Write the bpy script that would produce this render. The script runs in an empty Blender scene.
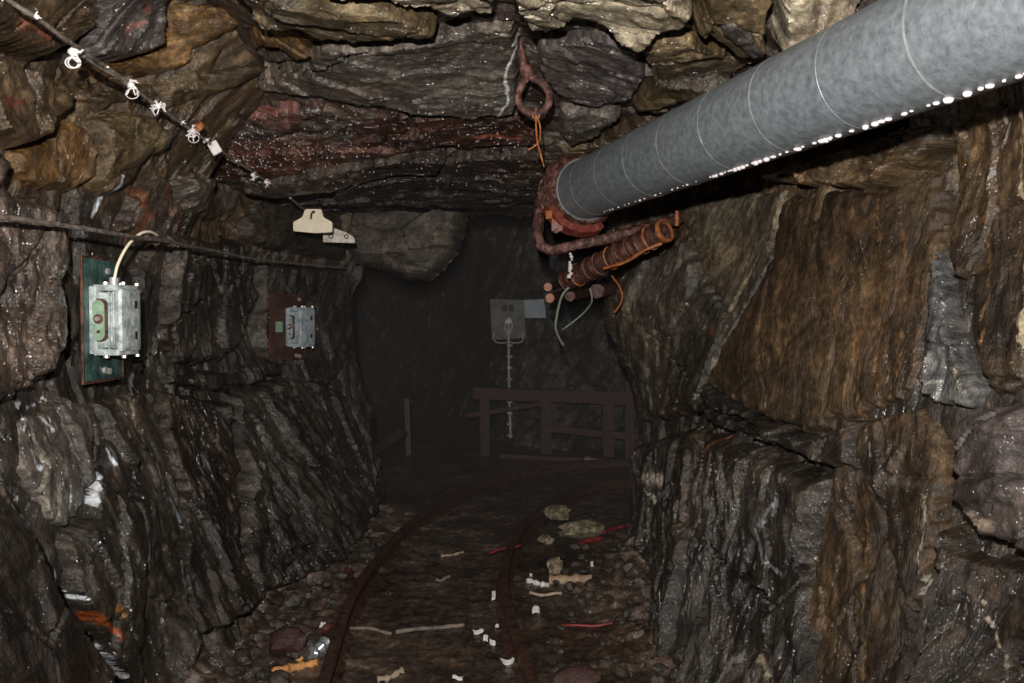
import bpy, bmesh, math, random
import numpy as np
from mathutils import Vector, Matrix

# ------------------------------------------------------------------ camera, world, light
scene = bpy.context.scene
COL = scene.collection
W, H, F = 1024.0, 683.0, 800.0
CAM = np.array([0.0, 0.0, 1.45])
PITCH = math.atan((341.5 - 318.0) / F)          # looking slightly down
cam_d = bpy.data.cameras.new('camera')
cam_d.sensor_width = 36.0
cam_d.lens = 36.0 * F / W
cam_d.clip_start = 0.02
cam_d.clip_end = 100
cam = bpy.data.objects.new('camera', cam_d)
cam.location = CAM
cam.rotation_euler = (math.pi / 2 - PITCH, 0, 0)
COL.objects.link(cam)
scene.camera = cam

world = bpy.data.worlds.new('world')
scene.world = world
world.use_nodes = True
world.node_tree.nodes['Background'].inputs[0].default_value = (0.10, 0.10, 0.11, 1)
world.node_tree.nodes['Background'].inputs[1].default_value = 0.0

fl = bpy.data.lights.new('camera_flash', 'SPOT')       # the photographer's flash, above the lens
fl.energy = 570
fl.spot_size = math.radians(125)
fl.spot_blend = 0.8
fl.shadow_soft_size = 0.02
fl.color = (1.0, 0.965, 0.92)
flo = bpy.data.objects.new('camera_flash', fl)
flo.location = (-0.07, -0.12, 1.70)
flo.rotation_euler = (math.radians(90 + 13), 0, 0)
COL.objects.link(flo)

vs = scene.view_settings
vs.view_transform = 'Standard'
vs.look = 'None'
vs.exposure = 0.0
vs.gamma = 1.0
vs.use_curve_mapping = False

random.seed(11)
RNG = np.random.default_rng(5)

# ------------------------------------------------------------------ pixel -> world
_c, _s = math.cos(PITCH), math.sin(PITCH)
def ray(px, py):
    """direction of the sight line with y component 1 (so D is the distance along the drift)"""
    x = (px - W / 2) / F
    v = (H / 2 - py) / F
    y = _c + v * _s
    z = -_s + v * _c
    return np.array([x / y, 1.0, z / y])
def at(px, py, D):
    return CAM + ray(px, py) * D
def onfloor(px, py, z=0.0):
    r = ray(px, py)
    return CAM + r * ((z - CAM[2]) / r[2])

# ------------------------------------------------------------------ noise
_perm = RNG.permutation(256).astype(np.int64)
_perm = np.concatenate([_perm, _perm, _perm])
_grad = RNG.normal(size=(256, 3))
_grad /= np.linalg.norm(_grad, axis=1)[:, None]
_r1 = RNG.random(256)
_r2 = RNG.random(256)
_r3 = RNG.random(256)
def perlin(p):
    pi = np.floor(p).astype(np.int64)
    pf = p - pi
    u = pf * pf * pf * (pf * (pf * 6 - 15) + 10)
    pi &= 255
    out = 0
    for dx in (0, 1):
        wx = u[:, 0] if dx else 1 - u[:, 0]
        for dy in (0, 1):
            wy = u[:, 1] if dy else 1 - u[:, 1]
            for dz in (0, 1):
                wz = u[:, 2] if dz else 1 - u[:, 2]
                h = _perm[_perm[_perm[(pi[:, 0] + dx) & 255] + ((pi[:, 1] + dy) & 255)] + ((pi[:, 2] + dz) & 255)]
                g = _grad[h]
                d = g[:, 0] * (pf[:, 0] - dx) + g[:, 1] * (pf[:, 1] - dy) + g[:, 2] * (pf[:, 2] - dz)
                out = out + wx * wy * wz * d
    return out * 1.5
def fbm(p, octv=4, gain=0.5):
    a, s, t = 1.0, 0.0, 0.0
    for i in range(octv):
        s = s + a * perlin(p * (2.03 ** i) + i * 17.3)
        t += a
        a *= gain
    return s / t
def facets(u, v, seed, soft=0.22):
    """angular broken-rock relief: a random tilted plane for every cell of a jittered grid"""
    iu, iv = np.floor(u).astype(np.int64), np.floor(v).astype(np.int64)
    best = np.full(u.shape, 9.0)
    sec = np.full(u.shape, 9.0)
    hh = np.zeros(u.shape)
    h2 = np.zeros(u.shape)
    for dx in (-1, 0, 1):
        for dy in (-1, 0, 1):
            cx, cy = iu + dx, iv + dy
            k = _perm[_perm[(cx + seed * 7) & 255] + ((cy + seed * 13) & 255)]
            fx, fy = u - (cx + _r1[k]), v - (cy + _r2[k])
            d = fx * fx + fy * fy
            val = (_r3[k] - 0.5) + 1.3 * (_r2[(k * 3 + 1) & 255] - 0.5) * fx + 1.3 * (_r1[(k * 5 + 2) & 255] - 0.5) * fy
            m = d < best
            m2 = (~m) & (d < sec)
            h2 = np.where(m, hh, np.where(m2, val, h2))
            sec = np.where(m, best, np.where(m2, d, sec))
            best = np.where(m, d, best)
            hh = np.where(m, val, hh)
    e = np.sqrt(sec) - np.sqrt(best)
    k = 0.5 * (1 - sstep(0, soft, e))
    return hh + (h2 - hh) * k, e
def sstep(a, b, x):
    t = np.clip((x - a) / (b - a), 0, 1)
    return t * t * (3 - 2 * t)

# ------------------------------------------------------------------ thin plate surfaces
class TPS:
    def __init__(s, ab, c, lam=0.002):
        s.p = np.asarray(ab, float)
        n = len(s.p)
        d = np.linalg.norm(s.p[:, None] - s.p[None], axis=2)
        K = np.where(d > 0, d * d * np.log(d + 1e-9), 0) + lam * np.eye(n)
        P = np.c_[np.ones(n), s.p]
        A = np.block([[K, P], [P.T, np.zeros((3, 3))]])
        s.w = np.linalg.solve(A, np.r_[np.asarray(c, float), 0, 0, 0])
    def __call__(s, a, b):
        a = np.asarray(a, float); b = np.asarray(b, float)
        q = np.stack([a.ravel(), b.ravel()], 1)
        out = np.empty(len(q))
        for i in range(0, len(q), 20000):
            d = np.linalg.norm(q[i:i + 20000, None] - s.p[None], axis=2)
            out[i:i + 20000] = (d * d * np.log(d + 1e-9)) @ s.w[:-3] + s.w[-3] + q[i:i + 20000] @ s.w[-2:]
        return out.reshape(a.shape)

class Surf:
    """axis: which world axis is the function of the two others; dirn: way the relief grows into the drift"""
    def __init__(s, pts, fn, dirn, clampa, clampb, after=None):
        s.fn = fn
        s.dirn = np.array(dirn, float) / np.linalg.norm(dirn)
        P = np.array(pts)
        ia, ib, ic = dict(x=(1, 2, 0), z=(0, 1, 2), y=(0, 2, 1))[fn]
        s.ia, s.ib, s.ic = ia, ib, ic
        s.t = TPS(P[:, [ia, ib]], P[:, ic])
        s.ca, s.cb = clampa, clampb
        s.after = after
    def val(s, a, b):
        v = s.t(np.clip(a, *s.ca), np.clip(b, *s.cb))
        if s.after is not None:
            v = s.after(a, b, v)
        return v
    def pos(s, a, b, h):
        P = np.zeros((len(a), 3))
        P[:, s.ia] = a; P[:, s.ib] = b; P[:, s.ic] = s.val(a, b)
        return P + np.asarray(h)[:, None] * s.dirn
    def hit(s, px, py, h=0.0, near=1.0, far=13.0):
        """first point along the sight line at which it meets the surface lifted by h"""
        r = ray(px, py)
        D = np.linspace(near, far, 700)
        P = CAM + D[:, None] * r - h * s.dirn
        g = P[:, s.ic] - s.val(P[:, s.ia], P[:, s.ib])
        k = np.where(np.sign(g[1:]) != np.sign(g[:-1]))[0]
        if len(k) == 0:
            k = [int(np.argmin(np.abs(g)))]
            d = D[k[0]]
        else:
            k = k[0]
            d = D[k] + (D[k + 1] - D[k]) * g[k] / (g[k] - g[k + 1])
        return CAM + d * r, d
    def ab(s, px, py, h=0.0):
        P, d = s.hit(px, py, h)
        P = P - h * s.dirn
        return (P[s.ia], P[s.ib], d)

def wpts(pix, extra):
    return [at(*p) for p in pix] + [np.array(e, float) for e in extra]

YL, YR, YC = 6.15, 5.25, 6.0
SL = Surf(wpts([(0, 683, 2.0), (0, 480, 2.2), (0, 300, 2.4), (0, 100, 2.45), (0, 0, 2.3), (110, 320, 3.15), (110, 100, 3.05),
                (110, 20, 2.95), (200, 60, 3.35), (190, 122, 4.5), (215, 152, 4.9), (200, 210, 4.2), (150, 250, 3.5), (100, 370, 3.1), (200, 350, 4.2), (120, 520, 2.7), (160, 683, 3.0),
                (205, 683, 3.15), (265, 610, 3.95), (300, 450, 4.8), (297, 327, 5.4), (340, 572, 4.6), (352, 300, 6.1),
                (380, 515, 5.9), (370, 450, 6.0), (340, 220, 5.8), (250, 190, 4.9), (250, 300, 4.9)],
               [(-1.5, 0, 1.5), (-1.3, 0, 0), (-1.35, 0, 2.4), (-0.9, 1.0, 2.75), (-0.9, 2.6, 2.85), (-0.95, 4, 2.75), (-1.0, 6.1, 2.6)]),
          'x', (0.92, -0.38, 0.0), (-0.5, YL), (-0.1, 2.9),
          lambda a, b, v: v - np.where(a > YL, ((np.maximum(a - YL, 0)) / 0.35) ** 1.6 * 0.9, 0))
SR = Surf(wpts([(1024, 400, 2.0), (1024, 120, 2.3), (1024, 660, 1.9), (940, 160, 2.65), (820, 300, 3.0), (860, 200, 2.95),
                (920, 330, 2.5), (730, 300, 3.9), (760, 200, 3.8), (690, 220, 4.4), (624, 320, 5.0), (656, 400, 4.9),
                (664, 480, 4.6), (668, 600, 4.1), (690, 683, 3.18), (700, 500, 3.6), (760, 600, 3.0), (830, 520, 2.7),
                (820, 683, 2.5), (930, 560, 2.2), (930, 683, 2.05), (614, 285, 5.2)],
               [(0.62, 5.2, 2.4), (1.9, 0.3, 2.1), (1.75, 1.2, 2.15), (1.3, 0.5, 1.2), (1.1, 0.5, 0), (1.2, 3.5, 2.5), (1.5, 2.0, 2.6), (0.8, 5.0, 2.8)]),
          'x', (-0.92, -0.38, 0.0), (-0.5, YR), (-0.1, 2.8),
          lambda a, b, v: v + np.where(a > YR, ((np.maximum(a - YR, 0)) / 0.35) ** 1.6 * 0.9, 0))
SC = Surf(wpts([(300, 0, 2.75), (500, 0, 2.7), (700, 0, 2.6), (900, 0, 2.5), (300, 42, 3.1), (500, 30, 3.1), (640, 45, 3.0),
                (760, 60, 2.95), (850, 115, 2.75), (400, 100, 3.6), (400, 160, 4.4), (540, 160, 4.4), (250, 170, 4.3),
                (640, 120, 3.8), (300, 205, 5.4), (450, 208, 5.9), (545, 200, 5.4), (620, 180, 4.6)],
               [(-1.5, 0, 2.5), (0, 0, 2.5), (1.8, 0, 2.5), (0, 1.5, 2.52), (-1.5, 1.5, 2.5), (1.6, 1.5, 2.45), (-1.5, 6, 2.2), (1.2, 6, 2.25), (1.5, 4.2, 2.2), (-1.5, 2.9, 2.85), (-1.5, 3.6, 2.75), (-1.05, 3.0, 2.68)]),
          'z', (0.0, -0.55, -0.83), (-2.0, 2.2), (-0.5, YC),
          lambda a, b, v: v + np.where(b > YC, ((np.maximum(b - YC, 0)) / 0.4) ** 1.5 * 0.7, 0))

# ------------------------------------------------------------------ generic mesh building
def mesh_obj(name, verts, faces, mat, parent=None, smooth=True, sharp=None, mats=None, mi=None):
    me = bpy.data.meshes.new(name)
    me.from_pydata([tuple(map(float, v)) for v in verts] if not isinstance(verts, np.ndarray) else verts.tolist(), [], faces if isinstance(faces, list) else faces.tolist())
    if smooth:
        me.polygons.foreach_set('use_smooth', [True] * len(me.polygons))
        if sharp is not None:
            me.set_sharp_from_angle(angle=math.radians(sharp))
    me.materials.append(mat)
    me.update()
    o = bpy.data.objects.new(name, me)
    COL.objects.link(o)
    if parent is not None:
        o.parent = parent
    return o
def tag(o, label=None, cat=None, group=None, kind=None):
    if label: o['label'] = label
    if cat: o['category'] = cat
    if group: o['group'] = group
    if kind: o['kind'] = kind
    return o
def thing(name, loc, label, cat, group=None, rot=(0, 0, 0)):
    o = bpy.data.objects.new(name, None)
    o.empty_display_size = 0.05
    o.location = tuple(map(float, loc)); o.rotation_euler = rot
    COL.objects.link(o)
    return tag(o, label, cat, group)
class MB:
    def __init__(s): s.v, s.f = [], []
    def add(s, v, f):
        n = len(s.v)
        s.v += [tuple(map(float, p)) for p in v]
        s.f += [tuple(i + n for i in q) for q in f]
        return s
    def box(s, lo, hi, bevel=0.0):
        bm = bmesh.new()
        bmesh.ops.create_cube(bm, size=1.0)
        lo, hi = np.array(lo, float), np.array(hi, float)
        for v in bm.verts:
            v.co = Vector((lo + hi) / 2 + np.array(v.co) * (hi - lo))
        if bevel > 0:
            bmesh.ops.bevel(bm, geom=bm.edges[:], offset=bevel, segments=2, profile=0.6, affect='EDGES')
        bm.verts.index_update()
        s.add([v.co[:] for v in bm.verts], [[v.index for v in f.verts] for f in bm.faces])
        bm.free()
        return s
    def tube(s, pts, r, seg=10, cap=True, wob=0.0):
        P = np.array(pts, float)
        n = len(P)
        R = np.full(n, r, float) if np.isscalar(r) else np.array(r, float)
        T = np.gradient(P, axis=0)
        T /= np.linalg.norm(T, axis=1)[:, None] + 1e-12
        ref = np.array([0, 0, 1.0]) if abs(T[0][2]) < 0.9 else np.array([1.0, 0, 0])
        u = np.cross(T[0], ref); u /= np.linalg.norm(u)
        vs, fs = [], []
        for i in range(n):
            u = u - T[i] * (u @ T[i]); u /= np.linalg.norm(u)
            w = np.cross(T[i], u)
            for k in range(seg):
                a = 2 * math.pi * k / seg
                rr = R[i] * (1 + wob * random.uniform(-1, 1))
                vs.append(P[i] + rr * (math.cos(a) * u + math.sin(a) * w))
        for i in range(n - 1):
            for k in range(seg):
                fs.append((i * seg + k, i * seg + (k + 1) % seg, (i + 1) * seg + (k + 1) % seg, (i + 1) * seg + k))
        if cap:
            fs.append(tuple(range(seg - 1, -1, -1)))
            fs.append(tuple(range((n - 1) * seg, n * seg)))
        return s.add(vs, fs)
    def prism(s, poly, axis_n, thick):
        """closed slab: polygon of 3D points extruded along a vector"""
        n = len(poly)
        P = [np.array(p, float) for p in poly]
        d = np.array(axis_n, float) * thick
        return s.add(P + [p + d for p in P], [tuple(range(n)), tuple(range(2 * n - 1, n - 1, -1))] +
                     [(i, i + n, (i + 1) % n + n, (i + 1) % n) for i in range(n)])
    def build(s, name, mat, parent=None, smooth=True, sharp=35):
        o = mesh_obj(name, s.v, [list(f) for f in s.f], mat, parent, smooth, sharp)
        bm = bmesh.new(); bm.from_mesh(o.data)
        bmesh.ops.recalc_face_normals(bm, faces=bm.faces[:])
        bm.to_mesh(o.data); bm.free()
        if smooth: o.data.set_sharp_from_angle(angle=math.radians(sharp))
        return o
def spline(pts, n=8):
    P = [np.array(p, float) for p in pts]
    P = [2 * P[0] - P[1]] + P + [2 * P[-1] - P[-2]]
    out = []
    for i in range(1, len(P) - 2):
        for k in range(n):
            t = k / n
            out.append(0.5 * (2 * P[i] + (P[i + 1] - P[i - 1]) * t + (2 * P[i - 1] - 5 * P[i] + 4 * P[i + 1] - P[i + 2]) * t * t
                              + (3 * P[i] - P[i - 1] - 3 * P[i + 1] + P[i + 2]) * t ** 3))
    out.append(P[-2])
    return out

# ------------------------------------------------------------------ materials
def newmat(name):
    m = bpy.data.materials.new(name)
    m.use_nodes = True
    nt = m.node_tree
    b = nt.nodes['Principled BSDF']
    return m, nt, b
def nd(nt, t, **kw):
    n = nt.nodes.new(t)
    for k, v in kw.items():
        setattr(n, k, v)
    return n
def noise_node(nt, vec, scale, detail=5, rough=0.6, dist=0.0):
    n = nd(nt, 'ShaderNodeTexNoise')
    n.inputs['Scale'].default_value = scale
    n.inputs['Detail'].default_value = detail
    n.inputs['Roughness'].default_value = rough
    n.inputs['Distortion'].default_value = dist
    nt.links.new(vec, n.inputs['Vector'])
    return n
def ramp(nt, fac, stops):
    r = nd(nt, 'ShaderNodeValToRGB')
    while len(r.color_ramp.elements) < len(stops):
        r.color_ramp.elements.new(0.5)
    for e, (p, c) in zip(r.color_ramp.elements, stops):
        e.position = p
        e.color = (*c, 1) if len(c) == 3 else c
    nt.links.new(fac, r.inputs['Fac'])
    return r
def mixc(nt, a, b, fac, mode='MIX'):
    m = nd(nt, 'ShaderNodeMix', data_type='RGBA', blend_type=mode)
    if isinstance(fac, (int, float)): m.inputs[0].default_value = fac
    else: nt.links.new(fac, m.inputs[0])
    for sock, v in ((m.inputs[6], a), (m.inputs[7], b)):
        if isinstance(v, tuple): sock.default_value = (*v, 1)
        else: nt.links.new(v, sock)
    return m.outputs[2]
def mth(nt, op, a, b=None):
    m = nd(nt, 'ShaderNodeMath', operation=op)
    for i, v in enumerate((a, b)):
        if v is None: continue
        if isinstance(v, (int, float)): m.inputs[i].default_value = v
        else: nt.links.new(v, m.inputs[i])
    return m.outputs[0]

def rock_material():
    m, nt, b = newmat('wet_schist')
    col = nd(nt, 'ShaderNodeAttribute', attribute_name='Col')
    fol = nd(nt, 'ShaderNodeAttribute', attribute_name='fol')
    wet = nd(nt, 'ShaderNodeAttribute', attribute_name='wet')
    geo = nd(nt, 'ShaderNodeTexCoord')
    streak = noise_node(nt, fol.outputs['Vector'], 2.6, 7, 0.66, 0.7)
    streak2 = noise_node(nt, fol.outputs['Vector'], 9.0, 6, 0.7, 0.4)
    grain = noise_node(nt, geo.outputs['Object'], 38.0, 6, 0.72)
    blot = noise_node(nt, geo.outputs['Object'], 5.5, 4, 0.6, 0.5)
    r1 = ramp(nt, streak.outputs['Fac'], [(0.30, (0.16, 0.16, 0.16)), (0.5, (0.80, 0.80, 0.80)), (0.70, (2.1, 2.1, 2.1))])
    r2 = ramp(nt, grain.outputs['Fac'], [(0.32, (0.30, 0.30, 0.30)), (0.52, (0.95, 0.95, 0.95)), (0.70, (2.0, 2.0, 2.0))])
    r3 = ramp(nt, blot.outputs['Fac'], [(0.3, (0.62, 0.58, 0.58)), (0.5, (1, 1, 1)), (0.7, (1.25, 1.2, 1.12))])
    c = mixc(nt, col.outputs['Color'], r1.outputs['Color'], 0.7, 'MULTIPLY')
    c = mixc(nt, c, r2.outputs['Color'], 0.8, 'MULTIPLY')
    midn = noise_node(nt, geo.outputs['Object'], 13.0, 6, 0.7, 0.9)
    r4 = ramp(nt, midn.outputs['Fac'], [(0.34, (0.30, 0.28, 0.27)), (0.5, (0.9, 0.9, 0.9)), (0.66, (1.8, 1.75, 1.65))])
    c = mixc(nt, c, r4.outputs['Color'], 0.65, 'MULTIPLY')
    c = mixc(nt, c, r3.outputs['Color'], 0.8, 'MULTIPLY')
    sta = nd(nt, 'ShaderNodeAttribute', attribute_name='Stain')
    fine = noise_node(nt, fol.outputs['Vector'], 14.0, 6, 0.75, 1.0)
    sf = mth(nt, 'ADD', sta.outputs['Alpha'], mth(nt, 'MULTIPLY', mth(nt, 'SUBTRACT', fine.outputs['Fac'], 0.5), 1.8))
    sfr = ramp(nt, sf, [(0.42, (0, 0, 0)), (0.62, (1, 1, 1))])
    has = mth(nt, 'GREATER_THAN', sta.outputs['Alpha'], 0.03)
    stc = mixc(nt, sta.outputs['Color'], r2.outputs['Color'], 0.7, 'MULTIPLY')
    c = mixc(nt, c, stc, mth(nt, 'MULTIPLY', sfr.outputs['Color'], has))
    nt.links.new(c, b.inputs['Base Color'])
    rr = mth(nt, 'ADD', mth(nt, 'MULTIPLY', streak2.outputs['Fac'], 0.55), 0.20)
    rr = mth(nt, 'SUBTRACT', rr, mth(nt, 'MULTIPLY', wet.outputs['Fac'], 0.20))
    nt.links.new(mth(nt, 'MAXIMUM', rr, 0.14), b.inputs['Roughness'])
    b.inputs['Specular IOR Level'].default_value = 0.5
    hgt = mth(nt, 'ADD', mth(nt, 'MULTIPLY', streak.outputs['Fac'], 1.0),
              mth(nt, 'ADD', mth(nt, 'MULTIPLY', streak2.outputs['Fac'], 0.45), mth(nt, 'MULTIPLY', grain.outputs['Fac'], 0.35)))
    bp = nd(nt, 'ShaderNodeBump')
    bp.inputs['Strength'].default_value = 0.7
    bp.inputs['Distance'].default_value = 0.03
    nt.links.new(hgt, bp.inputs['Height'])
    nt.links.new(bp.outputs['Normal'], b.inputs['Normal'])
    # running water and beads of it: rounded domes that each catch a light
    v1 = nd(nt, 'ShaderNodeTexVoronoi', feature='F1'); v1.inputs['Scale'].default_value = 9.0
    nt.links.new(mixc(nt, fol.outputs['Vector'], blot.outputs['Color'], 0.06), v1.inputs['Vector'])
    v2 = nd(nt, 'ShaderNodeTexVoronoi', feature='F1'); v2.inputs['Scale'].default_value = 75.0
    nt.links.new(geo.outputs['Object'], v2.inputs['Vector'])
    d1 = mth(nt, 'SUBTRACT', 1.0, mth(nt, 'POWER', v1.outputs['Distance'], 2.0))
    d2 = mth(nt, 'SUBTRACT', 1.0, mth(nt, 'POWER', v2.outputs['Distance'], 2.0))
    bp2 = nd(nt, 'ShaderNodeBump')
    bp2.inputs['Strength'].default_value = 1.0
    bp2.inputs['Distance'].default_value = 0.026
    nt.links.new(mth(nt, 'ADD', d1, mth(nt, 'MULTIPLY', d2, 0.32)), bp2.inputs['Height'])
    nt.links.new(bp2.outputs['Normal'], b.inputs['Coat Normal'])
    patch = noise_node(nt, geo.outputs['Object'], 7.0, 5, 0.7, 0.8)
    pw = ramp(nt, patch.outputs['Fac'], [(0.41, (0.0, 0.0, 0.0)), (0.53, (1, 1, 1))])
    cw = mth(nt, 'MULTIPLY', mth(nt, 'MULTIPLY', wet.outputs['Fac'], 1.6), pw.outputs['Color'])
    nt.links.new(mth(nt, 'MINIMUM', cw, 1.0), b.inputs['Coat Weight'])
    b.inputs['Coat Roughness'].default_value = 0.13
    b.inputs['Coat IOR'].default_value = 1.6
    return m
ROCK = rock_material()

def simple(name, c1, c2=None, rough=0.5, metal=0.0, scale=12.0, bump=0.0, bscale=None, c3=None, lo=0.38, hi=0.62, spec=0.5, stretch=None, distort=0.3):
    m, nt, b = newmat(name)
    tc = nd(nt, 'ShaderNodeTexCoord')
    vec = tc.outputs['Object']
    if stretch:
        mp = nd(nt, 'ShaderNodeMapping')
        mp.inputs['Scale'].default_value = stretch
        nt.links.new(vec, mp.inputs['Vector'])
        vec = mp.outputs['Vector']
    n = noise_node(nt, vec, scale, 6, 0.65, distort)
    st = [(lo, c1), (hi, c2 or c1)]
    if c3: st = [(lo, c1), ((lo + hi) / 2, c2), (hi, c3)]
    r = ramp(nt, n.outputs['Fac'], st)
    nt.links.new(r.outputs['Color'], b.inputs['Base Color'])
    b.inputs['Metallic'].default_value = metal
    b.inputs['Specular IOR Level'].default_value = spec
    n2 = noise_node(nt, vec, (bscale or scale * 2.5), 5, 0.65)
    nt.links.new(mth(nt, 'ADD', mth(nt, 'MULTIPLY', n2.outputs['Fac'], 0.3), rough - 0.15), b.inputs['Roughness'])
    if bump > 0:
        bp = nd(nt, 'ShaderNodeBump')
        bp.inputs['Strength'].default_value = 0.8
        bp.inputs['Distance'].default_value = bump
        nt.links.new(n2.outputs['Fac'], bp.inputs['Height'])
        nt.links.new(bp.outputs['Normal'], b.inputs['Normal'])
    return m
M = dict(
    galv=simple('galvanised_steel', (0.115, 0.130, 0.140), (0.27, 0.295, 0.315), 0.42, 0.3, 45, 0.0012, 160, lo=0.30, hi=0.70, distort=0.2),
    galv_seam=simple('galvanised_seam', (0.20, 0.215, 0.225), (0.33, 0.345, 0.355), 0.42, 0.3, 40),
    rust=simple('dark_rust', (0.035, 0.014, 0.011), (0.10, 0.042, 0.032), 0.42, 0.1, 30, 0.012, 70, (0.24, 0.12, 0.10)),
    rust_red=simple('red_rust', (0.09, 0.014, 0.008), (0.19, 0.034, 0.017), 0.40, 0.0, 30, 0.004, 70),
    rust_brown=simple('brown_rust', (0.030, 0.011, 0.008), (0.07, 0.026, 0.017), 0.5, 0.05, 24, 0.008, 60, (0.15, 0.058, 0.034)),
    rust_orange=simple('orange_rust', (0.20, 0.060, 0.018), (0.42, 0.15, 0.05), 0.45, 0.0, 40, 0.002),
    rail=simple('rusted_rail_steel', (0.028, 0.014, 0.010), (0.068, 0.032, 0.022), 0.42, 0.1, 22, 0.006, 60, (0.085, 0.040, 0.028)),
    sleeper=simple('wet_sleeper_timber', (0.030, 0.021, 0.016), (0.060, 0.042, 0.032), 0.5, 0, 9, 0.006, 20, stretch=(1, 9, 4)),
    timber=simple('dark_timber', (0.036, 0.013, 0.010), (0.085, 0.034, 0.025), 0.7, 0, 9, 0.004, 20, stretch=(1, 6, 6)),
    cable=simple('black_cable', (0.05, 0.042, 0.036), (0.24, 0.20, 0.17), 0.35, 0, 45, 0.001),
    cable_brown=simple('dirty_cable', (0.06, 0.048, 0.040), (0.22, 0.18, 0.15), 0.4, 0, 35, 0.002),
    string=simple('white_string', (0.62, 0.56, 0.54), (0.85, 0.80, 0.78), 0.6, 0, 40),
    cream=simple('cream_plastic', (0.72, 0.62, 0.44), (0.86, 0.76, 0.58), 0.45, 0, 14),
    cream_dirty=simple('dirty_cream_plastic', (0.40, 0.34, 0.28), (0.75, 0.68, 0.58), 0.5, 0, 25),
    teal=simple('green_painted_board', (0.018, 0.036, 0.032), (0.036, 0.078, 0.070), 0.36, 0, 18, 0.002, 40, (0.07, 0.13, 0.12)),
    boxgrey=simple('pale_green_grey_enamel', (0.20, 0.24, 0.235), (0.60, 0.65, 0.64), 0.34, 0.1, 28, 0.001, 60),  # wide tone contrast paints white highlights and darks into the enamel
    boxgrey_far=simple('dull_grey_enamel', (0.20, 0.24, 0.26), (0.42, 0.47, 0.49), 0.4, 0.1, 30, 0.001, 60),
    oval=simple('pale_green_paint', (0.16, 0.26, 0.17), (0.30, 0.42, 0.29), 0.5, 0, 40),
    bolt=simple('bright_steel', (0.55, 0.52, 0.48), (0.75, 0.72, 0.68), 0.3, 0.6, 40),
    black=simple('black_gap', (0.01, 0.01, 0.01), (0.02, 0.02, 0.02), 0.6, 0, 10),
    board_rust=simple('brown_board', (0.035, 0.016, 0.013), (0.065, 0.028, 0.022), 0.6, 0, 16, 0.002),
    grey_panel=simple('far_grey_panel', (0.10, 0.095, 0.08), (0.20, 0.19, 0.165), 0.6, 0, 7),
    white_sheet=simple('pale_blue_sheet', (0.24, 0.28, 0.33), (0.34, 0.385, 0.44), 0.5, 0, 8),
    pale_metal=simple('pale_metal', (0.42, 0.42, 0.40), (0.66, 0.66, 0.62), 0.4, 0.2, 20),
    foam=simple('khaki_foam', (0.085, 0.065, 0.036), (0.23, 0.185, 0.11), 0.85, 0, 26, 0.03, 40, (0.42, 0.355, 0.23)),
    bark=simple('pale_log', (0.20, 0.12, 0.07), (0.42, 0.30, 0.19), 0.7, 0, 22, 0.006, 40),
    paper=simple('white_scrap', (0.45, 0.43, 0.38), (0.80, 0.78, 0.73), 0.6, 0, 30),
    stick=simple('pale_stick', (0.24, 0.17, 0.11), (0.42, 0.33, 0.24), 0.7, 0, 25),
    twig=simple('grey_twig', (0.10, 0.075, 0.06), (0.2, 0.16, 0.13), 0.7, 0, 25),
    red=simple('red_plastic', (0.14, 0.016, 0.016), (0.26, 0.035, 0.03), 0.45, 0, 25),
    orange_wood=simple('orange_split_wood', (0.50, 0.20, 0.06), (0.75, 0.38, 0.14), 0.6, 0, 18, 0.002, stretch=(1, 8, 8)),
    can=simple('crushed_metal', (0.25, 0.27, 0.28), (0.55, 0.58, 0.60), 0.3, 0.6, 20),
    green_wire=simple('green_wire', (0.10, 0.13, 0.09), (0.2, 0.23, 0.16), 0.5, 0, 30),
    stone=simple('grey_brown_stone', (0.022, 0.017, 0.013), (0.055, 0.043, 0.034), 0.45, 0, 16, 0.014, 40, (0.12, 0.095, 0.075)),
    brick_stone=simple('rust_red_stone', (0.030, 0.013, 0.010), (0.07, 0.030, 0.023), 0.6, 0, 24, 0.012, 50),
)
def water_material():
    m, nt, b = newmat('water_drop')
    b.inputs['Base Color'].default_value = (0.62, 0.56, 0.56, 1)  # opaque pale colour paints in the flash glint of clear drops
    b.inputs['Roughness'].default_value = 0.08
    b.inputs['IOR'].default_value = 1.33
    b.inputs['Subsurface Weight'].default_value = 0.0
    return m
M['drop'] = water_material()

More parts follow.
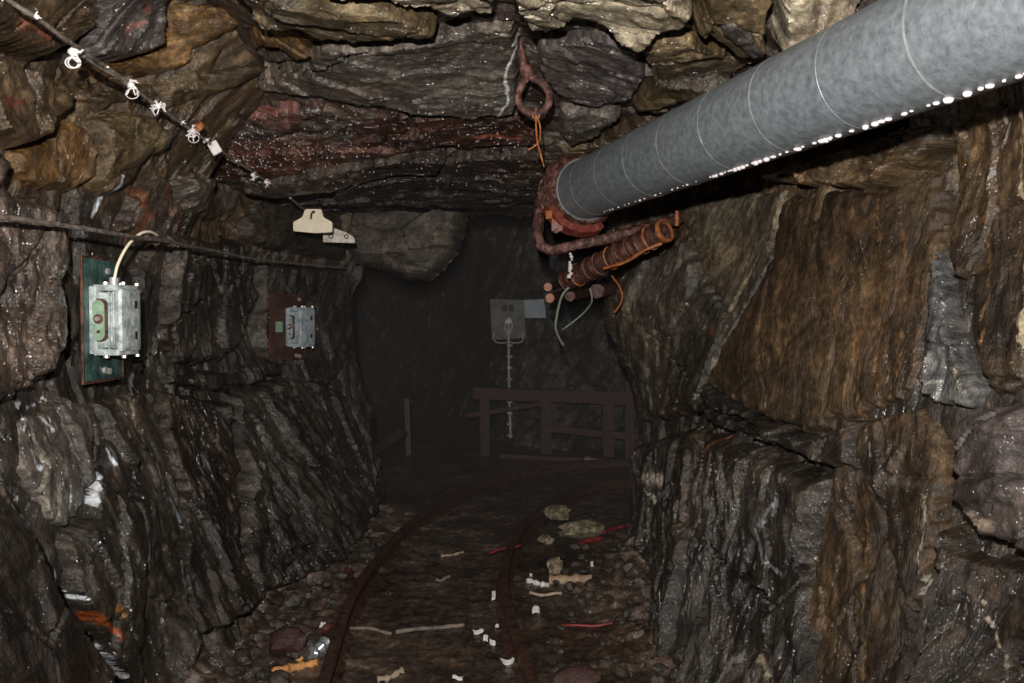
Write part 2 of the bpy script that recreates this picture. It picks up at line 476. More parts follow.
# ------------------------------------------------------------------ rock colours (three tones blended along the foliation)
PAL = dict(
    greyolive=((0.040, 0.034, 0.024), (0.082, 0.069, 0.049), (0.135, 0.115, 0.085)),
    boss=((0.050, 0.045, 0.038), (0.090, 0.081, 0.069), (0.14, 0.127, 0.108)),
    khaki=((0.085, 0.070, 0.046), (0.155, 0.129, 0.088), (0.23, 0.192, 0.135)),
    grey=((0.058, 0.049, 0.039), (0.118, 0.101, 0.082), (0.19, 0.166, 0.137)),
    purple=((0.060, 0.049, 0.045), (0.110, 0.093, 0.088), (0.19, 0.165, 0.16)),
    brown=((0.042, 0.027, 0.015), (0.098, 0.064, 0.034), (0.19, 0.128, 0.072)),
    olive=((0.042, 0.030, 0.016), (0.105, 0.076, 0.039), (0.21, 0.155, 0.085)),
    ochre=((0.060, 0.032, 0.011), (0.150, 0.082, 0.029), (0.24, 0.135, 0.052)),
    tan=((0.12, 0.096, 0.062), (0.25, 0.206, 0.142), (0.42, 0.36, 0.26)),
    red=((0.030, 0.013, 0.008), (0.070, 0.028, 0.017), (0.14, 0.058, 0.036)),
    strata=((0.030, 0.021, 0.016), (0.066, 0.046, 0.035), (0.125, 0.094, 0.072)),
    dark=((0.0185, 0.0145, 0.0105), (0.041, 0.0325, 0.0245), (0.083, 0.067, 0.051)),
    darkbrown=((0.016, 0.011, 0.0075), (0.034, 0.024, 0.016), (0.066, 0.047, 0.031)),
    plane=((0.030, 0.0185, 0.0105), (0.062, 0.039, 0.021), (0.112, 0.070, 0.034)),
    silver=((0.040, 0.039, 0.038), (0.095, 0.094, 0.092), (0.22, 0.216, 0.21)),
    chamber=((0.035, 0.030, 0.027), (0.065, 0.057, 0.051), (0.115, 0.102, 0.09)),
    mud=((0.050, 0.034, 0.025), (0.096, 0.067, 0.050), (0.150, 0.110, 0.084)),
    redstone=((0.07, 0.032, 0.025), (0.13, 0.066, 0.054), (0.22, 0.125, 0.105)),
    boulder=((0.042, 0.033, 0.030), (0.075, 0.061, 0.057), (0.12, 0.097, 0.088)),
)
STAINS = {id(SL): [], id(SR): [], id(SC): []}     # mineral veins and rust blooms: (polyline ab, width, colour, wetness)
CRACKS = {id(SL): [], id(SR): [], id(SC): []}
def stain(surf, pts, wpx, colour, strength=0.9, h=0.05):
    q = [surf.ab(x, y, h) for x, y in pts]
    STAINS[id(surf)].append(([(a, b) for a, b, d in q], wpx * np.mean([d for _, _, d in q]) / F, colour, strength))
def crack(surf, pts, wpx, depth, h=0.05):
    q = [surf.ab(x, y, h) for x, y in pts]
    CRACKS[id(surf)].append(([(a, b) for a, b, d in q], wpx * np.mean([d for _, _, d in q]) / F, depth))
def seg_dist(a, b, poly, closed=False):
    best = np.full(a.shape, 1e9)
    n = len(poly)
    for i in range(n if closed else n - 1):
        (x0, y0), (x1, y1) = poly[i], poly[(i + 1) % n]
        dx, dy = x1 - x0, y1 - y0
        t = np.clip(((a - x0) * dx + (b - y0) * dy) / (dx * dx + dy * dy + 1e-12), 0, 1)
        best = np.minimum(best, np.hypot(a - x0 - t * dx, b - y0 - t * dy))
    return best
def inside(a, b, poly):
    c = np.zeros(a.shape, bool)
    n = len(poly)
    for i in range(n):
        (x0, y0), (x1, y1) = poly[i], poly[i - 1]
        c ^= ((y0 > b) != (y1 > b)) & (a < (x1 - x0) * (b - y0) / (y1 - y0 + 1e-12) + x0)
    return c

def foliate(P, a, b, ang, stretch=5.0, warp=0.11):
    """coordinates that run along (u) and across (v) the foliation"""
    w = fbm(P * 1.7 + 3.1, 3)
    c, s = math.cos(ang), math.sin(ang)
    u = a * c + b * s
    v = -a * s + b * c + warp * w
    return u, v, np.stack([u * 1.4, v * stretch, 2.0 * fbm(P * 0.9, 2)], 1)

def rock_finish(o, P, fol, pal, seed, surf=None, a=None, b=None, wet=0.5, pal2=None, mask=None):
    c1, c2, c3 = [np.array(c) for c in PAL[pal]]
    if pal2 is not None:
        k_ = mask[:, None]
        c1, c2, c3 = [c + (np.array(d) - c) * k_ for c, d in zip((c1, c2, c3), PAL[pal2])]
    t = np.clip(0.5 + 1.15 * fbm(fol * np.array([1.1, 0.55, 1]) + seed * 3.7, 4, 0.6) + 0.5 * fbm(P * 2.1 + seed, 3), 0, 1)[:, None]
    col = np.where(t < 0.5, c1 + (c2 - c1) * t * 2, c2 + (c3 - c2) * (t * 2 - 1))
    br = np.clip(fbm(P * 1.3 + 40 + seed, 3) * 1.6, 0, 1)[:, None]      # iron staining
    col = col * (1 - 0.5 * br) + 0.5 * br * np.array([0.13, 0.066, 0.03]) * (col.mean(1)[:, None] / 0.085)
    w = np.clip(wet + 0.9 * fbm(P * 2.6 + 9, 3), 0, 1)
    sc_ = np.zeros((len(P), 3)); sw = np.zeros((len(P), 1))
    if surf is not None and id(surf) in STAINS:
        sc_ = np.zeros((len(P), 3)); sw = np.zeros((len(P), 1))
        jit = fbm(P * 24 + 5, 3)
        jit2 = fbm(P * 9 + 15, 3)
        for poly, wd, colour, st in STAINS[id(surf)]:
            d = seg_dist(a + 0.025 * jit2, b + 0.025 * jit, poly)
            k = (st * np.clip(1.15 - 0.75 * d / wd + 0.7 * jit, 0, 1) * (d < wd * 2.2))[:, None]
            sw = np.maximum(sw, k)
            sc_ = np.where(k > 0.02, np.array(colour), sc_)
    me = o.data
    n = len(P)
    at_ = me.color_attributes.new('Col', 'FLOAT_COLOR', 'POINT')
    at_.data.foreach_set('color', np.c_[np.clip(col, 0, 1), np.ones(n)].astype(np.float32).ravel())
    s_ = me.color_attributes.new('Stain', 'FLOAT_COLOR', 'POINT')
    s_.data.foreach_set('color', np.c_[sc_, sw].astype(np.float32).ravel())
    f_ = me.attributes.new('fol', 'FLOAT_VECTOR', 'POINT')
    f_.data.foreach_set('vector', fol.astype(np.float32).ravel())
    w_ = me.attributes.new('wet', 'FLOAT', 'POINT')
    w_.data.foreach_set('value', w.astype(np.float32))

def relief(P, u, v, seed, amp, cell=0.30):
    h1, e1 = facets(u / (cell * 1.5), v / (cell * 0.75), seed, 0.13)
    h2, e2 = facets(u / (cell * 0.5), v / (cell * 0.24), seed + 3, 0.3)
    h3, e3 = facets(u / (cell * 0.2), v / (cell * 0.10), seed + 5, 0.45)
    h = amp * (1.05 * h1 + 0.42 * h2 + 0.16 * h3 + 0.9 * fbm(P * 2.2 + seed, 4, 0.55))
    h -= amp * 0.35 * (1 - sstep(0.0, 0.06, e1))
    return h
def cracks_h(surf, P, a, b):
    g = np.zeros(a.shape)
    if id(surf) in CRACKS and CRACKS[id(surf)]:
        j, j2 = fbm(P * 11 + 2, 3), fbm(P * 13 + 8, 3)
        for poly, wd, dep in CRACKS[id(surf)]:
            d = seg_dist(a + 0.03 * j, b + 0.03 * j2, poly)
            g -= dep * (1 - sstep(wd * 0.35, wd, d))
    return g

def grid_faces(na, nb, keep=None):
    i = np.arange(na * nb).reshape(na, nb)
    q = np.stack([i[:-1, :-1], i[1:, :-1], i[1:, 1:], i[:-1, 1:]], -1).reshape(-1, 4)
    return q
def base_wall(name, surf, a0, a1, b0, b1, res, pal, seed, amp, ang, flip, wet=0.5, pal2=None, zlo=1.6, zhi=2.0):
    na, nb = int((a1 - a0) / res) + 1, int((b1 - b0) / res) + 1
    A, B = np.meshgrid(np.linspace(a0, a1, na), np.linspace(b0, b1, nb), indexing='ij')
    a, b = A.ravel(), B.ravel()
    P0 = surf.pos(a, b, np.zeros(len(a)))
    u, v, fol = foliate(P0, a, b, ang)
    h = relief(P0, u, v, seed, amp)
    h += cracks_h(surf, P0, a, b)
    P = surf.pos(a, b, h)
    q = grid_faces(na, nb)
    if flip: q = q[:, ::-1]
    o = mesh_obj(name, P, q, ROCK, None, True, 38)
    rock_finish(o, P, fol, pal, seed, surf, a, b, wet, pal2, sstep(zlo, zhi, P[:, 2] + 0.3 * fbm(P * 2, 3)))
    tag(o, kind='structure')
    return o

_slab_n = [0]
def slab(parent, surf, h, pal, deg, pix, amp=0.03, wet=0.5, edge=9, tilt=(0, 0), stretch=5.0, flip=False, cell=0.26, rag=1.0):
    """one rock slab standing proud of a wall: outline in wall coordinates, its own thickness, broken relief and edge"""
    _slab_n[0] += 1
    seed = _slab_n[0] * 5 + 1
    q = [surf.ab(x, y, h) for x, y in pix]
    D = float(np.mean([d for _, _, d in q]))
    poly = [(a, b) for a, b, _ in q]
    pa, pb = np.array([p[0] for p in poly]), np.array([p[1] for p in poly])
    res = max(0.0021 * D, 0.0055)
    mg = 0.05
    a0, a1, b0, b1 = pa.min() - mg, pa.max() + mg, pb.min() - mg, pb.max() + mg
    # foreshortened direction needs fewer samples
    ra = res * (1.7 if surf is not SC else 1.0)
    rb = res * (1.9 if surf is SC else 1.0)
    na, nb = int((a1 - a0) / ra) + 2, int((b1 - b0) / rb) + 2
    A, B = np.meshgrid(np.linspace(a0, a1, na), np.linspace(b0, b1, nb), indexing='ij')
    a, b = A.ravel(), B.ravel()
    P0 = surf.pos(a, b, np.zeros(len(a)))
    sd = seg_dist(a, b, poly, True)
    sd = np.where(inside(a, b, poly), sd, -sd)
    sd = sd + rag * (0.030 * fbm(P0 * 7 + seed, 4, 0.6) + 0.018 * fbm(P0 * 23 + seed, 3))
    ew = edge * D / F
    prof = np.clip(sd / ew, -0.6, 1)
    prof = np.where(prof > 0, 1 - (1 - prof) ** 2.2, prof * 1.5)
    ang = math.radians(deg)
    u, v, fol = foliate(P0, a, b, ang, stretch)
    rel = relief(P0, u, v, seed, amp, cell) + cracks_h(surf, P0, a, b)
    ca, cb = (a - pa.mean()), (b - pb.mean())
    top = h + tilt[0] * ca + tilt[1] * cb + rel
    low = -0.10
    hh = low + (top - low) * np.clip(prof, 0, 1) + np.minimum(prof, 0) * 0.10
    P = surf.pos(a, b, hh)
    fq = grid_faces(na, nb)
    keep = (sd[fq] > -0.25 * ew).any(1)
    fq = fq[keep]
    used = np.unique(fq)
    mp = np.full(len(a), -1); mp[used] = np.arange(len(used))
    fq = mp[fq]
    if (surf is SL) or (surf is SC): fq = fq[:, ::-1] if surf is SC else fq
    if surf is SR: fq = fq[:, ::-1]
    o = mesh_obj('rock_slab', P[used], fq, ROCK, parent, True, 42)
    rock_finish(o, P[used], fol[used], pal, seed, surf, a[used], b[used], wet)
    return o

# ------------------------------------------------------------------ veins, stains, cracks (traced outlines, laid on the rock)
CALC = (0.62, 0.64, 0.68)
for pts, w in (([(118, 178), (112, 195), (105, 215)], 3.5), ([(72, 205), (66, 222)], 1.2),
               ([(22, 405), (32, 420), (28, 432)], 2.2), ([(22, 404), (45, 410), (62, 398), (66, 410)], 1.4),
               ([(52, 420), (60, 430)], 2.5), ([(36, 452), (40, 468), (50, 462)], 2.5), ([(22, 480), (28, 500)], 2.0),
               ([(96, 462), (100, 480), (97, 502)], 4.0), ([(112, 450), (118, 465)], 2.5),
               ([(62, 568), (72, 590), (88, 603)], 2.4), ([(107, 648), (118, 668), (125, 676)], 3.0)):
    stain(SL, pts, w, CALC, 0.85)
stain(SL, [(176, 500), (184, 520), (187, 530)], 3.5, (0.30, 0.36, 0.40), 0.8, 0.08)
stain(SL, [(92, 615), (105, 625), (118, 634)], 5.5, (0.28, 0.062, 0.016), 0.8)
stain(SL, [(112, 606), (118, 614)], 4, (0.30, 0.13, 0.03), 0.8)
stain(SL, [(145, 190), (150, 215), (140, 232)], 12, (0.16, 0.058, 0.025), 0.75)
stain(SL, [(175, 185), (182, 220), (186, 245)], 10, (0.12, 0.05, 0.03), 0.6)
stain(SL, [(5, 25), (25, 32), (40, 40)], 10, (0.26, 0.08, 0.04), 0.6, 0.1)
stain(SL, [(2, 100), (20, 105)], 8, (0.16, 0.045, 0.035), 0.6, 0.1)
stain(SL, [(112, 32), (122, 28)], 8, (0.22, 0.09, 0.06), 0.6, 0.12)
stain(SL, [(130, 20), (134, 5)], 4, (0.30, 0.09, 0.05), 0.6, 0.12)
stain(SC, [(516, 42), (510, 60), (504, 75), (508, 95), (500, 112)], 2.0, (0.7, 0.7, 0.68), 0.9)
stain(SC, [(405, 117), (420, 115), (430, 108)], 2.5, (0.6, 0.6, 0.6), 0.8)
stain(SC, [(455, 118), (475, 117), (500, 112)], 1.8, (0.7, 0.7, 0.7), 0.9)
stain(SC, [(300, 115), (318, 113)], 3, (0.4, 0.4, 0.4), 0.6)
stain(SC, [(478, 138), (500, 137), (520, 139)], 3.5, (0.36, 0.09, 0.04), 0.8)
stain(SC, [(240, 116), (270, 114), (292, 112)], 6, (0.26, 0.10, 0.08), 0.7)
stain(SC, [(286, 118), (288, 134)], 4, (0.26, 0.13, 0.11), 0.7)
for pts, w, c in (([(1000, 150), (1004, 125), (998, 108)], 5, (0.30, 0.26, 0.20)), ([(1020, 110), (1022, 190), (1020, 300), (1023, 350)], 5, (0.34, 0.27, 0.17)),
                  ([(990, 190), (995, 170)], 4, (0.26, 0.24, 0.22)), ([(925, 470), (918, 560), (911, 640)], 3, (0.28, 0.25, 0.20)),
                  ([(985, 600), (1000, 630), (1014, 665)], 4, (0.42, 0.35, 0.26)), ([(960, 590), (970, 610)], 3, (0.3, 0.26, 0.22)),
                  ([(775, 655), (783, 675)], 5, (0.30, 0.25, 0.15)), ([(735, 665), (745, 655)], 8, (0.22, 0.21, 0.19)),
                  ([(652, 478), (668, 480)], 9, (0.24, 0.19, 0.15)), ([(655, 492), (662, 500)], 3, (0.4, 0.36, 0.28)),
                  ([(705, 452), (714, 440), (722, 435)], 3, (0.26, 0.10, 0.04)), ([(762, 530), (768, 560), (785, 575)], 4, (0.25, 0.25, 0.25)),
                  ([(782, 500), (765, 525)], 5, (0.20, 0.20, 0.20)), ([(735, 640), (730, 680)], 5, (0.22, 0.2, 0.17)),
                  ([(870, 445), (872, 455)], 4, (0.4, 0.4, 0.4)), ([(960, 365), (968, 390)], 3, (0.4, 0.34, 0.24)),
                  ([(940, 380), (915, 390)], 3, (0.3, 0.28, 0.25)), ([(712, 322), (716, 335)], 4, (0.18, 0.05, 0.03)),
                  ([(995, 515), (1015, 525)], 8, (0.26, 0.20, 0.15)), ([(820, 470), (880, 480), (935, 490)], 7, (0.06, 0.045, 0.035))):
    stain(SR, pts, w, c, 0.7, 0.06)
for x, y0, y1, c in ((840, 210, 330, 0), (875, 200, 400, 1), (855, 330, 440, 1), (820, 220, 400, 0), (900, 230, 380, 1), (860, 520, 680, 1), (885, 560, 690, 0),
                     (965, 130, 300, 0), (985, 200, 360, 1)):
    stain(SR, [(x, y0), (x + 2, (y0 + y1) / 2), (x - 3, y1)], 5, ((0.075, 0.052, 0.03), (0.17, 0.085, 0.03))[c], 0.55, 0.06)
crack(SR, [(694, 396), (720, 412), (745, 420), (770, 440), (800, 455), (826, 469)], 3.2, 0.07, 0.07)
crack(SR, [(700, 540), (720, 565), (745, 580), (760, 600)], 2.0, 0.04, 0.09)
crack(SR, [(706, 560), (716, 610)], 1.8, 0.04, 0.09)
crack(SR, [(790, 565), (802, 582)], 2.0, 0.04, 0.09)
crack(SR, [(640, 330), (665, 350), (690, 385)], 1.5, 0.03, 0.06)
crack(SC, [(258, 86), (310, 70), (350, 56), (388, 44)], 2.4, 0.05, 0.05)
crack(SL, [(163, 330), (175, 315), (200, 300)], 1.8, 0.04)

# ------------------------------------------------------------------ the setting
wall_left = base_wall('wall_left', SL, -0.9, 6.9, -0.15, 2.85, 0.017, 'dark', 3, 0.055, math.radians(70), False, 0.45, 'brown')
wall_right = base_wall('wall_right', SR, -0.9, 6.0, -0.15, 2.75, 0.017, 'dark', 21, 0.05, math.radians(80), True, 0.3, 'brown')
ceiling = base_wall('ceiling', SC, -1.9, 2.1, -0.9, 6.7, 0.017, 'strata', 33, 0.05, math.radians(3), True, 0.45)

def L(h, pal, deg, pix, **k): return slab(wall_left, SL, h, pal, deg, pix, **k)
def R(h, pal, deg, pix, **k): return slab(wall_right, SR, h, pal, deg, pix, **k)
def C(h, pal, deg, pix, **k): return slab(ceiling, SC, h, pal, deg, pix, **k)
# left wall, from the roof down
L(0.16, 'brown', 20, [(-25, -25), (60, -25), (118, -5), (108, 20), (86, 43), (62, 54), (40, 51), (20, 45), (0, 30), (-25, 22)], amp=0.05, wet=0.8)
L(0.19, 'purple', 50, [(118, -20), (186, -20), (180, 30), (172, 47), (140, 59), (112, 61), (88, 47), (110, 22)], amp=0.05, wet=0.8)
L(0.10, 'ochre', 15, [(185, -5), (258, 3), (246, 30), (206, 50), (203, 69), (150, 78), (116, 71), (95, 62), (140, 50), (178, 40)], amp=0.035)
L(0.11, 'brown', -30, [(-25, 42), (0, 48), (28, 54), (50, 74), (76, 90), (82, 110), (60, 124), (50, 141), (25, 146), (0, 136), (-25, 128)], amp=0.06, wet=0.8)
L(0.05, 'ochre', 60, [(18, 142), (50, 128), (75, 112), (96, 128), (101, 150), (98, 182), (70, 196), (40, 192), (18, 178)], amp=0.022, edge=14)
L(0.08, 'olive', 40, [(99, 112), (140, 104), (166, 113), (183, 129), (176, 150), (152, 168), (137, 190), (112, 202), (97, 184), (102, 150)], amp=0.035, edge=14)
L(0.05, 'olive', 10, [(190, 66), (205, 70), (262, 60), (285, 62), (238, 92), (190, 108), (168, 112), (150, 84)], amp=0.03)
L(0.03, 'brown', 30, [(60, 84), (110, 74), (160, 80), (180, 100), (166, 112), (138, 104), (98, 112), (80, 95)], amp=0.035)
L(0.11, 'strata', 65, [(-25, 140), (16, 146), (20, 180), (60, 200), (74, 216), (72, 300), (69, 355), (42, 398), (14, 416), (-25, 432)], amp=0.06, wet=0.95, edge=22)
L(-0.03, 'dark', 80, [(74, 218), (150, 236), (166, 258), (163, 340), (156, 385), (130, 402), (72, 396)], amp=0.010)
L(0.03, 'strata', 75, [(135, 192), (158, 172), (178, 178), (188, 240), (172, 300), (164, 330), (164, 255), (120, 232)], amp=0.035, wet=0.8)
L(0.07, 'grey', 30, [(186, 178), (215, 172), (254, 174), (251, 196), (240, 216), (214, 226), (194, 215)], amp=0.02, edge=12)
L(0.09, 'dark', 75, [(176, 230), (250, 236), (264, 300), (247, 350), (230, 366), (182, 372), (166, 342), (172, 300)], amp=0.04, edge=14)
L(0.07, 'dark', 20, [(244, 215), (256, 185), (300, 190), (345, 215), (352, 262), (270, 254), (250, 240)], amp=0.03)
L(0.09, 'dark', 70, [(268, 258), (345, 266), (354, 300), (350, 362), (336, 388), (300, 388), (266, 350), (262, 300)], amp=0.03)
L(0.035, 'grey', 80, [(12, 420), (68, 396), (94, 405), (93, 450), (92, 512), (70, 532), (50, 526), (18, 470)], amp=0.03, wet=0.7)
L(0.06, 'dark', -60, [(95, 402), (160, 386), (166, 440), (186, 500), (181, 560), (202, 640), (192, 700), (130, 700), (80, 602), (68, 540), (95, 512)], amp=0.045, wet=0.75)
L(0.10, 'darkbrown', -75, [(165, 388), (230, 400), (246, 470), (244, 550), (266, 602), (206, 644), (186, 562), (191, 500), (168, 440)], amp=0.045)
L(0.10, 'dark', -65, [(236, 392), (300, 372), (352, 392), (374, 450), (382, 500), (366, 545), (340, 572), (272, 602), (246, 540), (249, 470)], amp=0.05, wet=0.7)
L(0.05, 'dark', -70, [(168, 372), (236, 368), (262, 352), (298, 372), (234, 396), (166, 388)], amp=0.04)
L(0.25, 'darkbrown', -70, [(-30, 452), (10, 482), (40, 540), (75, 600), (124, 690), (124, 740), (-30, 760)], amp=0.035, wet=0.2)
# roof
C(0.13, 'tan', 10, [(270, -30), (505, -30), (496, 26), (472, 24), (455, 30), (421, 20), (400, 16), (380, 6), (330, 4)], amp=0.05, wet=0.7)
C(0.10, 'olive', 8, [(215, -30), (330, 2), (380, 8), (421, 22), (442, 30), (436, 37), (390, 41), (318, 42), (300, 30), (258, 28)], amp=0.04)
C(0.05, 'ochre', 60, [(244, 26), (296, 28), (322, 44), (316, 62), (300, 63), (284, 52), (248, 52)], amp=0.04)
C(0.07, 'grey', 12, [(318, 45), (440, 41), (470, 34), (518, 28), (522, 60), (520, 116), (470, 119), (380, 112), (330, 104), (240, 94), (300, 68)], amp=0.024, wet=0.6)
C(0.03, 'strata', 5, [(180, 70), (290, 54), (302, 64), (246, 90), (182, 98), (166, 102), (150, 84)], amp=0.035)
C(0.14, 'tan', 20, [(500, -30), (690, -30), (698, 10), (688, 34), (660, 40), (640, 50), (612, 38), (580, 29), (548, 42), (528, 36), (515, 20)], amp=0.055, wet=0.75)
C(0.08, 'purple', 25, [(534, 46), (600, 39), (640, 53), (650, 75), (632, 104), (600, 110), (560, 101), (538, 82)], amp=0.035, wet=0.75)
C(0.09, 'olive', -35, [(638, 54), (662, 42), (690, 42), (740, 64), (775, 70), (722, 102), (660, 116), (630, 108), (652, 76)], amp=0.05, wet=0.7)
C(0.13, 'olive', 60, [(694, 38), (704, -30), (760, -30), (778, 0), (768, 62), (736, 62)], amp=0.05, wet=0.6)
C(0.145, 'purple', 40, [(710, 26), (742, 18), (772, 60), (752, 64), (728, 42)], amp=0.03, wet=0.85)
C(0.12, 'tan', 30, [(780, -30), (900, -30), (860, 30), (800, 60), (778, 62)], amp=0.05, wet=0.8)
C(0.05, 'olive', 20, [(740, 70), (800, 62), (880, 60), (880, 100), (790, 110), (720, 105)], amp=0.04)
C(0.03, 'redstone', 3, [(185, 108), (235, 112), (300, 108), (330, 104), (325, 118), (290, 132), (230, 126), (180, 124)], amp=0.03, wet=0.9, edge=6)
C(0.02, 'red', 2, [(165, 128), (240, 126), (320, 118), (410, 116), (410, 134), (300, 150), (170, 152)], amp=0.03, wet=1.0, edge=6)
C(0.04, 'red', -2, [(165, 150), (260, 152), (360, 142), (450, 134), (450, 148), (360, 164), (290, 176), (170, 178)], amp=0.03, wet=1.0, edge=6)
C(0.05, 'red', -3, [(408, 118), (520, 120), (545, 132), (540, 148), (470, 152), (420, 140)], amp=0.03, wet=1.0, edge=6)
C(0.08, 'strata', -4, [(235, 180), (330, 172), (400, 160), (450, 158), (440, 176), (340, 190), (240, 194)], amp=0.035, edge=6)
C(0.06, 'strata', 0, [(430, 166), (520, 152), (548, 156), (548, 190), (500, 196), (440, 184)], amp=0.035, edge=6)
C(0.08, 'dark', 0, [(330, 192), (430, 182), (545, 192), (540, 204), (480, 210), (400, 204), (335, 208)], amp=0.04, edge=5)
C(0.08, 'grey', -40, [(556, 112), (604, 113), (628, 116), (596, 140), (572, 152), (556, 142)], amp=0.03)
C(0.05, 'brown', 5, [(556, 152), (600, 140), (640, 120), (700, 112), (700, 160), (600, 180), (560, 172)], amp=0.035)
# right wall
R(0.13, 'brown', 10, [(748, 178), (800, 158), (890, 128), (942, 120), (938, 148), (900, 170), (868, 190), (800, 188)], amp=0.045, wet=0.9, stretch=10, edge=7)
R(0.05, 'plane', 70, [(776, 192), (870, 186), (938, 160), (944, 250), (926, 330), (918, 400), (850, 422), (800, 442), (735, 408), (700, 386), (722, 340), (762, 272), (772, 230)], amp=0.018, wet=0.02, cell=0.5, stretch=4, rag=1.8, edge=14)
R(0.06, 'plane', 70, [(944, 112), (1060, 80), (1060, 392), (986, 402), (972, 362), (952, 300), (944, 250)], amp=0.035, wet=0.25, edge=14, stretch=4)
R(0.075, 'silver', 65, [(924, 252), (938, 244), (947, 300), (956, 350), (974, 388), (966, 410), (940, 412), (912, 396), (927, 330)], amp=0.04, wet=1.6, stretch=3)
R(0.15, 'boulder', -20, [(946, 412), (990, 402), (1060, 384), (1060, 585), (1000, 556), (962, 546), (942, 500)], amp=0.05, wet=0.4, edge=16, stretch=3)
R(0.045, 'khaki', -45, [(672, 212), (690, 196), (784, 186), (774, 230), (737, 297), (726, 322), (700, 272), (690, 240)], amp=0.018, wet=0.1, edge=8, stretch=3, cell=0.4)
R(0.07, 'greyolive', -60, [(600, 292), (640, 256), (682, 236), (704, 272), (730, 322), (704, 378), (712, 402), (690, 416), (640, 424), (630, 380), (604, 330)], amp=0.03, wet=0.35)
R(0.05, 'grey', 45, [(766, 234), (774, 255), (734, 330), (704, 386), (688, 374), (734, 302)], amp=0.012, wet=0.3, edge=7)
R(0.10, 'dark', -35, [(704, 384), (738, 406), (800, 440), (850, 420), (850, 470), (822, 474), (760, 446), (714, 430), (690, 412)], amp=0.03)
R(0.10, 'dark', 70, [(630, 440), (690, 420), (760, 450), (822, 474), (802, 560), (812, 640), (802, 710), (700, 720), (650, 650), (634, 560)], amp=0.05, wet=0.7, edge=22)
R(0.05, 'plane', 72, [(826, 474), (850, 424), (920, 404), (944, 440), (938, 520), (918, 600), (908, 710), (806, 710), (806, 600)], amp=0.03, wet=0.2, stretch=4)
R(0.07, 'darkbrown', 100, [(942, 512), (962, 550), (1010, 562), (1060, 590), (1060, 740), (900, 740), (922, 600)], amp=0.045, wet=0.6)

# floor: a muddy bed with broken muck along both sides
FX0, FX1, FY0, FY1 = -4.5, 4.0, -0.9, 15.0
def floor_h(x, y):
    P = np.stack([x, y, np.zeros_like(x)], 1)
    xl = np.interp(y, [0, 3.2, 4, 4.6, 6, 7], [-1.3, -1.25, -1.23, -1.0, -0.97, -2.5])
    xr = np.interp(y, [0, 2, 3.2, 4.1, 5, 6, 7], [1.1, 1.0, 0.72, 0.66, 0.75, 1.6, 3])
    dl, dr = x - xl, xr - x
    side = np.exp(-np.maximum(dl, 0) / 0.22) + 0.9 * np.exp(-np.maximum(dr, 0) / 0.30)
    side = np.clip(side, 0, 1.2)
    u = x * 1.0; v = y * 1.0
    f1, e = facets(u / 0.16, v / 0.13, 4)
    f2, e2 = facets(u / 0.06, v / 0.05, 9)
    z = 0.012 * fbm(P * 1.6, 3) + (0.010 + 0.05 * side) * fbm(P * 6.0 + 3, 4) + 0.07 * side
    z += side * (0.045 * f1 + 0.022 * f2) + (0.006 + 0.012 * np.clip(side, 0, 1)) * f2
    z += 0.010 * sstep(0.05, 0.5, fbm(P * np.array([1.5, 5, 1]) + 7, 3))
    return z - 0.02, side
def make_floor():
    ys = np.r_[np.arange(FY0, 2.4, 0.05), np.arange(2.4, 6.5, 0.014), np.arange(6.5, FY1, 0.05)]
    xs = np.r_[np.arange(FX0, -1.5, 0.08), np.arange(-1.5, 1.3, 0.013), np.arange(1.3, FX1, 0.08)]
    A, B = np.meshgrid(xs, ys, indexing='ij')
    a, b = A.ravel(), B.ravel()
    z, side = floor_h(a, b)
    P = np.stack([a, b, z], 1)
    o = mesh_obj('floor', P, grid_faces(len(xs), len(ys)), ROCK, None, True, 40)
    u, v, fol = foliate(P, a, b, math.radians(2), 2.0)
    rock_finish(o, P, fol * np.array([0.8, 0.6, 1]), 'mud', 8, wet=0.6)
    tag(o, kind='structure')
    return o
floor = make_floor()

# the dark junction chamber behind the drift
SB = Surf(wpts([(500, 300, 9.5), (600, 340, 9.0), (640, 420, 9.0), (450, 300, 11.5), (380, 300, 13.5), (500, 430, 9.4), (600, 230, 9.2), (440, 230, 10.5), (380, 430, 13)],
               [(-4, 13.8, 1), (-4, 13.8, 3), (4, 9.4, 1), (4, 9.4, 3), (0, 9.6, 3.3)]),
          'y', (0, -1, 0), (-4, 4), (0, 3.3))
wall_back = base_wall('wall_back', SB, -4.4, 4.0, -0.2, 3.6, 0.035, 'chamber', 51, 0.16, math.radians(60), False, 0.6)
def shell(name, f, na, nb, pal, seed, ang=0.4):
    A, B = np.meshgrid(np.linspace(0, 1, na), np.linspace(0, 1, nb), indexing='ij')
    a, b = A.ravel(), B.ravel()
    P0 = f(a, b)
    n = np.stack([fbm(P0 * 1.5 + k * 9, 4) for k in range(3)], 1)
    P = P0 + 0.28 * n
    o = mesh_obj(name, P, grid_faces(na, nb), ROCK, None, True, 40)
    u, v, fol = foliate(P, a * 6, b * 3, ang)
    rock_finish(o, P, fol, pal, seed, wet=0.5)
    return tag(o, kind='structure')
shell('wall_chamber_left', lambda a, b: np.stack([-2.6 - 1.2 * a, 6.0 + 8.5 * a, -0.3 + 4.2 * b], 1), 160, 80, 'chamber', 61)
shell('wall_chamber_right', lambda a, b: np.stack([3.2 + 0 * a, 5.3 + 5.0 * a, -0.3 + 4.2 * b], 1), 90, 70, 'chamber', 63)
shell('ceiling_chamber', lambda a, b: np.stack([-4.5 + 8.5 * a, 6.2 + 8.5 * b, 2.95 + 0.2 * np.sin(3 * a)], 1), 140, 140, 'chamber', 67)
shell('wall_behind_camera', lambda a, b: np.stack([-2.4 + 4.8 * a, -1.2 + 0 * a, -0.3 + 3.4 * b], 1), 60, 40, 'dark', 69)

